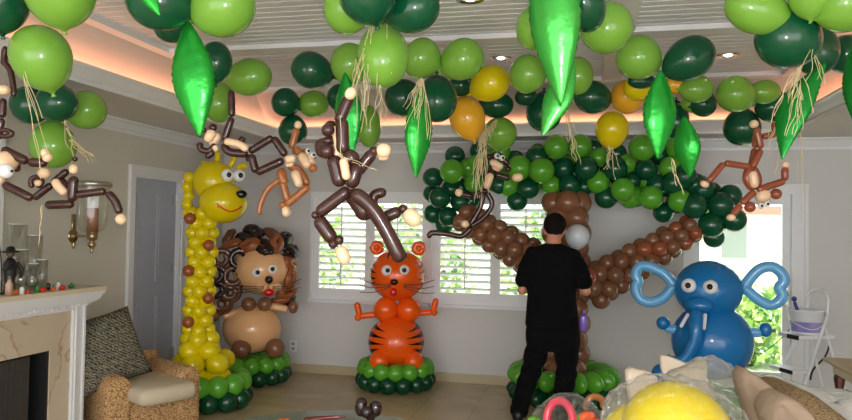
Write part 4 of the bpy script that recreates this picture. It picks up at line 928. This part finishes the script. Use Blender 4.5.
monkey(2.7, 'biggest dark brown balloon monkey hanging at the centre above the tiger', [
 ('c', 'arm', 'D', [(350, 95), (338, 124)], 11), ('t', 'hand', 'P', [(347, 99), (354, 88)], 10, -.02),
 ('b', 'ear', 'D', [(327, 151)], 15), ('c', 'head', 'D', [(334, 121), (327, 136), (330, 146)], 13, .03), ('c', 'head', 'D', [(322, 138), (324, 158)], 15, .03), ('b', 'ear', 'D', [(328, 130)], 12, -.03), ('t', 'muzzle', 'P', [(334, 126), (338, 142), (338, 158)], 8, .01),
 ('c', 'neck', 'D', [(342, 118), (343, 154)], 12, -.02),
 ('c', 'body', 'D', [(333, 155), (341, 187)], 14), ('c', 'body', 'D', [(344, 152), (358, 163), (350, 188)], 14, -.02), ('t', 'belly', 'P', [(343, 158), (347, 180)], 8, -.05),
 ('c', 'arm', 'D', [(355, 175), (374, 151)], 11), ('b', 'wrist_bubble', 'D', [(374, 151)], 9), ('t', 'hand', 'P', [(376, 152), (391, 149)], 13), ('t', 'hand', 'P', [(377, 156), (389, 155)], 10, .02),
 ('c', 'leg', 'D', [(350, 189), (317, 214)], 12), ('b', 'knee_bubble', 'D', [(315, 215)], 7), ('c', 'leg', 'D', [(317, 217), (334, 242)], 13), ('b', 'ankle_bubble', 'D', [(333, 244), (339, 240)], 9), ('t', 'foot', 'P', [(339, 246), (347, 264)], 12),
 ('t', 'thigh', 'D', [(349, 190), (361, 206), (368, 220)], 17, .03), ('t', 'leg', 'D', [(372, 206), (374, 196), (381, 193), (386, 195)], 10, .06), ('c', 'leg', 'D', [(382, 219), (401, 210)], 11, .05), ('b', 'ankle_bubble', 'D', [(403, 209)], 9, .04), ('t', 'foot', 'P', [(404, 211), (420, 224)], 15, .04),
 ('t', 'tail', 'D', [(352, 191), (371, 207), (386, 230), (402, 262)], 13.5, -.04)], CHOC, origin=(348, 170))
monkey(3.95, 'dark brown balloon monkey stretched sideways above the giraffe head', [
 ('c', 'arm', 'D', [(231, 90), (232, 117), (224, 141)], 6.5), ('c', 'ear', 'D', [(209, 127), (217, 128)], 7), ('t', 'head', 'P', [(206, 142), (214, 130)], 9), ('t', 'head', 'P', [(211, 146), (219, 133)], 8, .03),
 ('t', 'head', 'D', [(200, 142), (201, 149), (209, 151), (216, 144)], 6), ('t', 'muzzle', 'P', [(213, 150), (218, 146)], 7), ('c', 'chin', 'D', [(206, 158), (214, 151)], 6), ('b', 'ear', 'D', [(204, 130)], 5),
 ('t', 'belly', 'P', [(224, 141), (238, 144), (248, 150)], 7, -.03), ('t', 'body', 'D', [(222, 144), (230, 152), (248, 154)], 7.5), ('b', 'hip_bubble', 'D', [(242, 140), (249, 158)], 7, .03),
 ('c', 'leg', 'D', [(249, 152), (273, 137), (286, 156)], 7), ('c', 'leg', 'D', [(251, 154), (256, 173), (284, 160)], 7.5, -.03), ('t', 'foot', 'P', [(284, 160), (296, 158)], 7.5), ('t', 'foot', 'P', [(285, 164), (294, 164)], 6, .03)], CHOC, origin=(235, 148))
monkey(4.2, 'light brown balloon monkey with curved tail right of the giraffe', [
 ('c', 'arm', 'D', [(297, 128), (291, 149)], 6.5), ('t', 'hand', 'P', [(297, 129), (299, 121)], 7), ('b', 'ear', 'D', [(298, 151)], 8), ('b', 'nose', 'D', [(313, 168)], 8), ('t', 'head', 'P', [(300, 153), (309, 168)], 9), ('t', 'head', 'P', [(306, 152), (313, 165)], 8, .03), ('e', 'eye', 'W', [(308, 151), (313, 155)], 5, -.05),
 ('c', 'head', 'D', [(292, 152), (302, 150), (315, 160)], 6, .04), ('t', 'body', 'D', [(281, 168), (283, 180), (288, 184)], 9), ('t', 'body', 'D', [(288, 164), (300, 172), (308, 186)], 8, .04), ('t', 'belly', 'P', [(294, 170), (300, 187)], 8, -.03),
 ('c', 'arm', 'D', [(281, 176), (288, 202)], 7), ('c', 'leg', 'D', [(309, 186), (286, 205)], 7), ('b', 'ankle_bubble', 'D', [(283, 205)], 7), ('t', 'foot', 'P', [(285, 206), (287, 217)], 8),
 ('t', 'tail', 'D', [(284, 177), (269, 188), (261, 203), (259, 215)], 5)], MOCHA, origin=(293, 170))
monkey(3.5, 'dark brown balloon monkey at left with legs in front of the wall sconce', [
 ('t', 'head', 'D', [(32, 188), (31, 180), (37, 177), (42, 181), (38, 188)], 5), ('b', 'head', 'P', [(38, 183)], 6, -.02), ('t', 'head', 'P', [(38, 174), (50, 172)], 10), ('t', 'belly', 'P', [(54, 179), (58, 186), (66, 194)], 8),
 ('c', 'arm', 'D', [(33, 199), (52, 184), (68, 170)], 7, .04), ('t', 'body', 'D', [(56, 176), (64, 184), (74, 196)], 8, .05), ('t', 'hand', 'P', [(73, 164), (74, 174)], 8, -.03), ('b', 'wrist_bubble', 'D', [(75, 159)], 5),
 ('c', 'leg', 'D', [(74, 176), (72, 202)], 9), ('c', 'leg', 'D', [(74, 204), (45, 205)], 8), ('c', 'leg', 'D', [(75, 195), (106, 191)], 7), ('t', 'leg', 'D', [(107, 192), (115, 201), (120, 214)], 7.5), ('b', 'foot', 'P', [(121, 219)], 10)], CHOC, origin=(62, 185))
monkey(3.3, 'dark brown balloon monkey with pale face cut off by the left edge', [
 ('t', 'head', 'P', [(-4, 158), (4, 164), (9, 172)], 26), ('b', 'eye', 'W', [(6, 171)], 13, -.1), ('b', 'pupil', 'K', [(12, 171)], 2.6, -.13), ('c', 'head', 'D', [(4, 148), (16, 158), (17, 172)], 7, .05),
 ('c', 'arm', 'D', [(2, 149), (28, 162), (47, 163)], 8.5), ('t', 'hand', 'P', [(45, 154), (50, 161)], 9, -.03), ('b', 'hand', 'P', [(45, 153)], 8, -.02),
 ('c', 'leg', 'D', [(3, 184), (33, 199)], 8), ('b', 'muzzle', 'P', [(0, 179)], 8), ('t', 'ear', 'D', [(-2, 131), (5, 130), (12, 133), (8, 136), (-2, 136)], 4.5),
 ('c', 'arm', 'D', [(3, 98, 0), (2, 118, 0), (-3, 140, 0)], 7), ('t', 'hand', 'P', [(3, 85), (5, 95)], 11, -.03), ('t', 'tail', 'D', [(6, 46), (4, 60), (10, 70), (13, 84), (14, 97)], 5.5), ('c', 'wrist', 'D', [(5, 48), (4, 66)], 6, .03)], CHOC, origin=(2, 150))
monkey(5.45, 'small dark brown balloon monkey sitting on the left tree bough', [
 ('e', 'eye', 'W', [(497, 156), (502, 158)], 5.5, -.06), ('t', 'head', 'P', [(490, 161), (503, 168)], 7), ('t', 'head', 'P', [(492, 166), (501, 170)], 5.5, .02), ('b', 'ear', 'D', [(508, 169)], 6), ('b', 'ear', 'D', [(489, 157)], 6), ('c', 'head', 'D', [(488, 160), (497, 153), (509, 165)], 5, .05),
 ('t', 'belly', 'P', [(491, 173), (486, 189)], 7, -.02), ('c', 'body', 'D', [(492, 168), (484, 191)], 6, .03), ('c', 'arm', 'D', [(495, 174), (510, 179)], 5.5), ('t', 'hand', 'P', [(512, 178), (523, 177)], 7.5),
 ('c', 'arm', 'D', [(484, 190), (472, 196), (460, 194)], 4.5), ('t', 'hand', 'P', [(455, 193), (463, 192)], 7), ('t', 'leg', 'D', [(484, 192), (480, 208), (470, 225)], 5), ('t', 'leg', 'D', [(486, 191), (492, 204), (484, 217), (470, 227)], 5, .04), ('t', 'foot', 'P', [(461, 225), (469, 223)], 7, -.02),
 ('t', 'tail', 'D', [(472, 227), (462, 236), (448, 234), (432, 233), (428, 238)], 5)], CHOC, origin=(487, 185))
monkey(4.4, 'brown balloon monkey hanging upside down in front of the glazed door', [
 ('t', 'foot', 'P', [(753, 120), (755, 128)], 8), ('c', 'leg', 'D', [(756, 128), (761, 149), (752, 168)], 6.5), ('c', 'leg', 'D', [(757, 127), (755, 148), (751, 168)], 6, .05), ('c', 'leg', 'D', [(762, 137), (776, 134), (774, 122)], 6),
 ('c', 'arm', 'D', [(751, 167), (724, 163), (708, 182)], 6), ('t', 'hand', 'P', [(706, 181), (703, 187)], 8), ('t', 'body', 'D', [(750, 167), (747, 179), (754, 190)], 8), ('t', 'body', 'D', [(753, 167), (758, 179), (756, 190)], 7, .05), ('t', 'belly', 'P', [(752, 171), (755, 188)], 8, -.02),
 ('c', 'arm', 'D', [(757, 190), (785, 181), (785, 167)], 6.5), ('t', 'hand', 'P', [(785, 168), (785, 161)], 7.5), ('c', 'arm', 'D', [(755, 191), (741, 204), (732, 216)], 6.5), ('t', 'hand', 'P', [(731, 214), (731, 221)], 8),
 ('t', 'head', 'P', [(756, 199), (770, 193)], 11), ('t', 'head', 'P', [(757, 204), (770, 200)], 7, .03), ('e', 'eye', 'W', [(761, 206), (767, 204)], 5.5, -.06), ('b', 'ear', 'D', [(776, 194)], 10), ('b', 'ear', 'D', [(750, 207)], 10)], RUST, origin=(754, 180))

# ------------------------------------------------------------------ man
def remeshed(name, bm, m, parent, voxel, smooth=4, loc=None, **k):
    me = bpy.data.meshes.new('tmp'); bm.to_mesh(me); bm.free(); o = bpy.data.objects.new('tmp', me); link(o)
    r = o.modifiers.new('r', 'REMESH'); r.mode = 'VOXEL'; r.voxel_size = voxel; r.use_smooth_shade = True
    sm = o.modifiers.new('s', 'SMOOTH'); sm.iterations = smooth; sm.factor = .5
    dg = bpy.context.evaluated_depsgraph_get(); dg.update(); me2 = bpy.data.meshes.new_from_object(o.evaluated_get(dg)); bpy.data.objects.remove(o); bpy.data.meshes.remove(me)
    me2.name = name; me2.materials.clear(); me2.materials.append(m)
    for p in me2.polygons: p.use_smooth = True
    o = bpy.data.objects.new(name, me2); link(o, parent)
    if loc is not None: o.location = loc
    return tag(o, **k)
MR, f, s = figure('person', 552, 5.72, label='man in black t-shirt and black trousers standing with his back turned at the balloon tree', cat='person')
MR.rotation_euler.z += 0.0
def limb(bm, pts, rs):
    for (a, b), (ra, rb_) in zip(zip(pts, pts[1:]), zip(rs, rs[1:])):
        tube(bm, [a, a.lerp(b, .5), b], ra, seg=14, n=4, r1=rb_)
    for p, r in zip(pts, rs): ball(bm, p, r)
def ringloft(bm, rows, seg=28):
    rings = []
    for x, y, hw, dep, dy in rows:
        c = f(x, y, dy); rings.append([bm.verts.new(c + Vector((hw * s * math.copysign(abs(math.cos(a)) ** .85, math.cos(a)), dep * math.sin(a), 0))) for a in [2 * PI * i / seg for i in range(seg)]])
    for a, b in zip(rings, rings[1:]):
        for j in range(seg): bm.faces.new([a[j], a[(j + 1) % seg], b[(j + 1) % seg], b[j]])
    bm.faces.new(rings[0]); bm.faces.new(rings[-1])
HC = f(554, 228, .045)
bm = bmesh.new()
ball(bm, HC, .1, 3, (.82, .95, 1.1)); ball(bm, HC + Vector((.004, .045, -.045)), .06, 3, (.85, .8, 1.0))
ball(bm, HC + Vector((.006, .098, -.012)), .016, 2, (.8, 1.2, 1.3)); ball(bm, HC + Vector((.006, .088, -.056)), .018, 2, (1.5, .6, .5)); ball(bm, HC + Vector((.006, .075, -.095)), .025)
for sx in (-1, 1): ball(bm, HC + Vector((sx * .084, -.002, -.02)), .03, 2, (.35, .65, 1)); ball(bm, HC + Vector((.006 + sx * .032, .078, .02)), .02, 2, (1.2, .7, .6))
limb(bm, [f(553, 234, .02), f(552.5, 247, .0)], [.06, .068])
limb(bm, [f(552, 255, 0), f(552, 290, 0), f(553, 325, 0)], [.11, .105, .12]); limb(bm, [f(532, 256, 0), f(572, 257, 0)], [.045, .045])
EL, ER = f(522.5, 291, .01), f(584.5, 290, .02); HL, HR = f(533, 288, .25), f(582, 279, .27)
limb(bm, [f(529, 257, 0), EL, HL], [.046, .042, .03]); limb(bm, [f(576, 258, 0), ER, HR], [.046, .045, .031])
def hand(bm, w, d, side):
    d = d.normalized(); u = Vector((0, 0, 1)); u = (u - d * u.dot(d)).normalized(); x = d.cross(u)
    ball(bm, w + d * .045, .042, 2, (.95, 1, .55)); limb(bm, [w, w + d * .05], [.026, .03])
    for k, L in enumerate((.062, .074, .07, .056)):
        b = w + d * .075 + u * (.03 - .02 * k); m1 = b + d * L * .5 + x * side * .012; e = m1 + d * L * .28 + x * side * .034
        limb(bm, [b, m1, e], [.0105, .0095, .008])
    b = w + d * .03 + u * .03; limb(bm, [b, b + u * .03 + d * .03 + x * side * .01, b + u * .035 + d * .058 + x * side * .028], [.012, .0105, .009])
hand(bm, HL, Vector((.9, .35, .1)), 1); hand(bm, HR, Vector((-.25, .6, .35)), -1)
limb(bm, [f(541, 335, 0), f(532, 370, .01), f(521, 410, .0)], [.08, .06, .042]); limb(bm, [f(566, 335, 0), f(567, 372, .01), f(565, 408, .05)], [.08, .06, .042])
def footpts(x, y, dy): a = f(x, y, dy); a.z = .05; return a
FL, FR = footpts(520, 412, .0), footpts(564, 408, .05)
limb(bm, [FL, FL + Vector((-.02, .15, -.01))], [.04, .03]); limb(bm, [FR, FR + Vector((.02, .15, -.01))], [.04, .03])
remeshed('body', bm, SKIN, MR, .0075, 2)
bm = bmesh.new()
ringloft(bm, [(552.5, 243.5, 9.5, .074, .01), (552.5, 246, 14, .085, .0), (552.5, 249, 23, .10, 0), (552.5, 254, 28, .115, 0), (552, 264, 28, .13, 0), (551.5, 280, 25, .13, 0), (551.5, 295, 24, .128, 0), (552, 310, 25.5, .135, 0), (552.5, 327, 27, .15, 0)])
limb(bm, [f(532, 254, 0), f(526, 268, 0), f(523, 281, .01)], [.062, .068, .068]); limb(bm, [f(573, 256, 0), f(579, 268, 0), f(583, 281, .012)], [.062, .068, .07])
remeshed('tshirt', bm, CLOTH, MR, .012, 3)
bm = bmesh.new()
ringloft(bm, [(553, 322, 25, .12, 0), (553, 332, 27, .135, 0), (553.5, 342, 27, .135, 0), (554, 350, 25, .12, 0)])
limb(bm, [f(540, 342, 0), f(532, 372, .01), f(524, 396, .0), f(521, 411, .0)], [.108, .088, .08, .078]); limb(bm, [f(567, 342, 0), f(567, 372, .01), f(564, 396, .04), f(564, 408, .05)], [.108, .09, .082, .078])
remeshed('trousers', bm, CLOTH, MR, .012, 3)
for q, sx in ((FL, -.02), (FR, .02)):
    bm = bmesh.new(); limb(bm, [q + Vector((0, -.04, .0)), q + Vector((0, .05, .0)), q + Vector((sx, .18, -.012))], [.052, .052, .04])
    for v in bm.verts: v.co.z = max(v.co.z, .0)
    remeshed('shoe', bm, mat('black_leather', (16, 15, 16), .4), MR, .012, 2)
bm = bmesh.new(); ball(bm, HC + Vector((0, -.012, .03)), .11, 3, (.86, .95, .88)); ball(bm, HC + Vector((0, -.045, -.01)), .074, 3, (1.02, .75, .8))
bmesh.ops.bisect_plane(bm, geom=bm.verts[:] + bm.edges[:] + bm.faces[:], plane_co=HC + Vector((0, .035, .03)), plane_no=Vector((0, 1, -.75)), clear_outer=True); bmesh.ops.holes_fill(bm, edges=bm.edges[:])
for v in bm.verts: v.co += (v.co - HC).normalized() * .004 * noise.noise(v.co * 60)
mk('hair', bm, HAIR, MR, smooth=True)
for sx in (-1, 1):
    e = mkball('eye', WHT, HC + Vector((.006 + sx * .032, .088, .012)), .011, MR); mkball('iris', BLK, Vector((0, .007, 0)), .006, e)
balloon('balloon', GREYB, P(577.5, 236, 5.98), 24 / F * 5.98, UPV * -1 + RGT * -.2, label='pale grey balloon beside the head of the man in black', cat='balloon')
balloon('balloon', RUST, MR.matrix_basis @ (HR + Vector((.01, .07, .10))) if False else P(590, 277, 5.98), (.1, .1, .15), UPV * -1, label='twisted glossy brown balloon in the right hand of the man', cat='balloon')
pp = empty('balloon_pump', P(583.5, 322, 5.62), label='purple hand pump hanging at the right hip of the man', cat='pump')
bm = bmesh.new(); soft(bm, (-.028, .028, -.025, .025, -.075, .06), .018, 3); mk('pump_body', bm, PURP, pp, smooth=True)
bm = bmesh.new(); tube(bm, [(0, 0, .05), (0, 0, .1)], .01); mk('nozzle', bm, PURP, pp)

# ------------------------------------------------------------------ foreground tables and bags
ZT = .70
wt = empty('folding_table', (.5, 2.35, 0), label='table carrying the plastic bags at the bottom right of the photo', cat='table')
bm = bmesh.new(); soft(bm, (-.9, 1.0, -.75, .74, ZT - .035, ZT), .01, 2); mk('table_top', bm, mat('laminate', (200, 196, 186), .4), wt)
for sx in (-.8, .9):
    for sy in (-.65, .64):
        bm = bmesh.new(); tube(bm, [(sx, sy, 0), (sx, sy, ZT - .03)], .016, rounded=False); mk('leg', bm, SILV, wt)
c = P(318, 420, 2.62); gt = empty('glass_table', (c.x, c.y, 0), label='round glass table at the bottom edge left of the centre', cat='table')
zg = .74; bm = bmesh.new(); lathe(bm, [(0, zg), (.455, zg), (.46, zg + .006), (.455, zg + .012), (0, zg + .012)], 64); mk('glass_top', bm, glassy('green_glass', (214, 232, 222), .16), gt, smooth=False)
bm = bmesh.new(); lathe(bm, [(0, 0), (.24, 0), (.25, .03), (.06, .06), (.045, .4), (.06, .7), (.14, zg - .002), (0, zg - .001)], 32); mk('pedestal', bm, mat('pedestal_stone', (176, 160, 132), .5, noise_amt=.1), gt, smooth=True)
zz = zg + .012
def at_z(px, d, z): q = P(px, 300, d); return Vector((q.x, q.y, z))
q = at_z(370, 2.9, zz); bb = empty('balloon_animal', q, label='dark brown twisted balloon bundle on the round glass table', cat='balloon sculpture')
for nm, pts in (('loop', [(-.03, 0, .02), (-.034, 0, .07), (-.01, 0, .085)]), ('loop', [(.03, .01, .02), (.036, .01, .06), (.02, 0, .08)]), ('loop', [(0, -.02, .02), (.005, -.02, .07)]), ('bubble', [(-.02, .02, .02), (.03, .03, .02)])):
    bm = bmesh.new(); tube(bm, [(a * .8, b, c * 1.05) for a, b, c in pts], .027, seg=12); mk(nm, bm, MANEB, bb)
q = at_z(325, 2.85, zz + .014); bm = bmesh.new(); tube(bm, [q + RGT * -.08, q + Vector((0, .02, .008)), q + RGT * .085 + Vector((0, .03, .012))], .016, seg=10, r1=.005); mk('balloon', bm, latex('maroon_latex', (96, 26, 26)), label='flat dark red balloon lying on the round glass table', cat='balloon')
q = at_z(287, 2.72, zz + .03); bm = bmesh.new(); ball(bm, q, .035, 2, (1.4, 1, .8)); tube(bm, [q, q + RGT * .06], .014); mk('balloon', bm, ORG, label='orange balloon lying on the round glass table', cat='balloon')
q = at_z(340, 2.78, zz + .004); bm = bmesh.new(); bbox(bm, q.x - .1, q.x + .07, q.y - .08, q.y + .1, zz + .001, zz + .004); mk('paper_sheet', bm, PAPER, label='white paper sheet lying on the round glass table', cat='paper')

def lump(name, m, px, py, d, rx, ry, rdep, seed, amp=.25, freq=2.2, sub=5, flat=None, **k):
    bm = bmesh.new(); bmesh.ops.create_icosphere(bm, subdivisions=sub, radius=1); c = P(px, py, d); off = Vector((seed * 3.1, seed * 1.7, seed * .9))
    for v in bm.verts:
        n = v.co.normalized(); w = noise.ridged_multi_fractal(n * freq + off, .9, 2.1, 4, 1.0, 2.0) * .4 - .4; w2 = noise.noise(n * 1.3 + off)
        q = n * (1 + amp * w + amp * .5 * w2); q = RGT * (q.x * rx / F * d) + UPV * (q.z * ry / F * d) + FWD * (q.y * rdep); v.co = q
        if flat is not None and (c + v.co).z < flat: v.co.z = flat - c.z
    return mk(name, bm, m, None, loc=c, smooth=True, **k)
def sheet(name, m, poly, d, seed, relief=.05, lean=.15, thick=.006, **k):
    """crumpled sheet or soft body whose outline follows poly; real depth and thickness"""
    bm = bmesh.new(); cx = sum(p[0] for p in poly) / len(poly); cy = sum(p[1] for p in poly) / len(poly); rings = []; N = 9; pp_ = []
    for (x0, y0), (x1, y1) in zip(poly, poly[1:] + poly[:1]):
        for t in range(4): pp_.append((x0 + (x1 - x0) * t / 4, y0 + (y1 - y0) * t / 4))
    c0 = P(cx, cy, d); off = Vector((seed * 2.3, seed, 0))
    for sd in (-1, 1):
        rings = []
        for k_ in range(N + 1):
            r = k_ / N; row = []
            for x, y in pp_:
                u, v_ = cx + (x - cx) * r, cy + (y - cy) * r; q = P(u, v_, d)
                h = relief * (noise.noise(q * 9 + off) + .7 * noise.ridged_multi_fractal(q * 7 + off, .9, 2.1, 3, 1.0, 2.0) * .35) * (1 - r * .6) + lean * (cy - v_) / 40
                row.append(bm.verts.new(q + FWD * (h + sd * (thick / 2 + (0 if thick < .02 else thick * .5 * math.sqrt(max(0, 1 - r ** 2.5))))) - c0))
            rings.append(row)
        for a, b in zip(rings, rings[1:]):
            for j in range(len(pp_)): bm.faces.new([a[j], a[(j + 1) % len(pp_)], b[(j + 1) % len(pp_)], b[j]])
        if sd < 0: first = rings[-1]
    for j in range(len(pp_)): bm.faces.new([first[j], first[(j + 1) % len(pp_)], rings[-1][(j + 1) % len(pp_)], rings[-1][j]])
    bmesh.ops.remove_doubles(bm, verts=bm.verts[:], dist=1e-5)
    return mk(name, bm, m, None, loc=c0, smooth=True, **k)
# yellow balloons in the big bag
balloon('balloon', YEL, P(674, 434, 2.1), 104 / F * 2.1, UPV * -.2 + RGT, label='biggest yellow balloon inside the clear bag at the bottom', cat='balloon')
balloon('balloon', YEL, P(640, 438, 2.28), 70 / F * 2.28, RGT * -1, label='smaller yellow balloon left inside the clear bag at the bottom', cat='balloon')
lump('plastic_bag', BAG, 672, 432, 2.12, 68, 56, .24, 3, amp=.22, freq=2.6, flat=ZT + .004, label='clear plastic bag wrapped over the yellow balloons at the bottom', cat='bag', group='clear plastic bags')
lump('plastic_bag', BAG2, 708, 402, 2.62, 46, 40, .17, 8, amp=.3, freq=2.4, flat=ZT + .004, label='crumpled clear plastic bag in front of the elephant belly', cat='bag', group='clear plastic bags')
lump('plastic_bag', BAG, 567, 422, 2.8, 33, 27, .13, 12, amp=.25, freq=2.4, flat=ZT + .004, label='clear plastic bag with pink and green balloons at the feet of the man', cat='bag', group='clear plastic bags')
lump('plastic_bag', BAG2, 624, 410, 2.75, 19, 19, .10, 15, amp=.35, freq=2.8, flat=ZT + .004, label='small clear plastic bag left of the yellow balloons', cat='bag', group='clear plastic bags')
sheet('paper_bag', PAPER, [(624, 430), (627, 402), (629, 388), (632, 376), (638, 373), (647, 375), (655, 376), (661, 380), (658, 392), (655, 430)], 2.5, 2, .07, .2, .04, label='cream paper bag standing left behind the yellow balloons', cat='bag')
sheet('paper_bag', PAPER, [(662, 428), (664, 388), (666, 370), (670, 361), (676, 361), (686, 364), (693, 367), (701, 366), (708, 363), (712, 364), (711, 369), (706, 376), (708, 428)], 2.75, 5, .07, .2, .03, label='cream paper bag in front of the blue elephant trunk', cat='bag')
sheet('paper_bag', KRAFT, [(738, 432), (744, 404), (746, 388), (749, 380), (755, 374), (762, 377), (768, 382), (774, 388), (783, 398), (794, 432)], 2.35, 7, .15, .12, .07, label='taupe paper bag with pointed top right of the plastic bag', cat='bag')
sheet('paper_bag', KRAFT, [(760, 432), (765, 414), (772, 405), (780, 399), (788, 397), (797, 400), (805, 410), (812, 432)], 2.15, 9, .12, .12, .08, label='rounded taupe paper bundle at the bottom edge in front of the seagrass', cat='bag')
sg = sheet('woven_basket', SEAGR, [(766, 432), (770, 397), (775, 388), (784, 385), (794, 386), (806, 391), (817, 400), (830, 411), (846, 432)], 2.5, 11, .01, .1, .16, label='brown woven seagrass basket rising at the bottom right', cat='basket')
sheet('plastic_sheet', SHEET, [(768, 432), (771, 387), (780, 384), (790, 382), (802, 386), (818, 391), (836, 396), (858, 394), (862, 432)], 2.85, 13, .07, .25, .10, label='milky plastic sheeting behind the seagrass basket at bottom right', cat='plastic')
# contents of the small bag
q = P(560, 421, 2.78)
bm = bmesh.new(); tube(bm, [q + RGT * (.052 * math.cos(a)) + UPV * (.075 * math.sin(a)) + FWD * .02 * math.sin(a) for a in [PI * i / 8 - .35 for i in range(11)]], .016, seg=12, n=3); mk('balloon', bm, PINK, label='pink looped modelling balloon inside the bag at the feet of the man', cat='balloon')
for px, py, r, m, lab in ((534, 424, 8, LIME2, 'small green balloon at the left end of the bag with the pink loop'), (575, 421, 7.5, LIME2, 'small green balloon right of the pink loop in the bag')):
    balloon('balloon', m, P(px, py, 2.8), 2 * r / F * 2.8, RGT, label=lab, cat='balloon')
q = P(588, 419, 2.75); bm = bmesh.new(); tube(bm, [q + RGT * -.035, q + UPV * .014, q + RGT * .03 + UPV * .006], .018, seg=12); mk('balloon', bm, ORG, label='small orange modelling balloon right of the pink loop', cat='balloon')
q = P(597, 422, 2.72); bm = bmesh.new(); tube(bm, [q + RGT * -.02, q + RGT * .03], .014, seg=12); mk('balloon', bm, RED, label='small red modelling balloon under the orange one', cat='balloon')
q = P(595, 405, 3.0)
bm = bmesh.new(); tube(bm, [q + RGT * (.036 * math.cos(a)) + UPV * (.036 * math.sin(a)) for a in [PI * i / 6 - .5 for i in range(9)]], .014, seg=12, n=3); mk('balloon', bm, MOCHA, label='brown curled modelling balloon between the small bag and the tree base', cat='balloon')
q = P(613, 401, 3.0); bm = bmesh.new(); tube(bm, [q + RGT * -.04, q + UPV * .006, q + RGT * .045], .02, seg=12, r1=.006); mk('balloon', bm, BRN, label='pointed brown balloon lying right of the curled brown one', cat='balloon')

# ------------------------------------------------------------------ light
w = bpy.data.worlds.new('sky'); SC.world = w; w.use_nodes = True; bg = w.node_tree.nodes['Background']
bg.inputs['Color'].default_value = (0.95, 0.98, 1.0, 1); bg.inputs['Strength'].default_value = 2.0
def lamp(name, kind, loc, energy, color=(1, 1, 1), size=.1, target=None, size_y=None, **k):
    l = bpy.data.lights.new(name, kind); l.energy = energy; l.color = color
    if kind == 'AREA':
        l.size = size
        if size_y: l.shape = 'RECTANGLE'; l.size_y = size_y
    elif kind == 'SUN': l.angle = size
    else: l.shadow_soft_size = size
    o = bpy.data.objects.new(name, l); link(o); o.location = loc
    if target is not None: o.rotation_euler = (Vector(target) - Vector(loc)).to_track_quat('-Z', 'Y').to_euler()
    return o
lamp('camera_flash', 'POINT', EYE + RGT * .03 + UPV * .07 - FWD * .02, 60, (1, .97, .92), .02)
lamp('sun', 'SUN', (3, 12, 12), 5.0, (1, .96, .9), .02, target=(1.0, 15, 0))
SC.view_settings.view_transform = 'Standard'; SC.view_settings.look = 'None'; SC.view_settings.gamma = 1; SC.view_settings.use_curve_mapping = False
SC.view_settings.exposure = 1.1
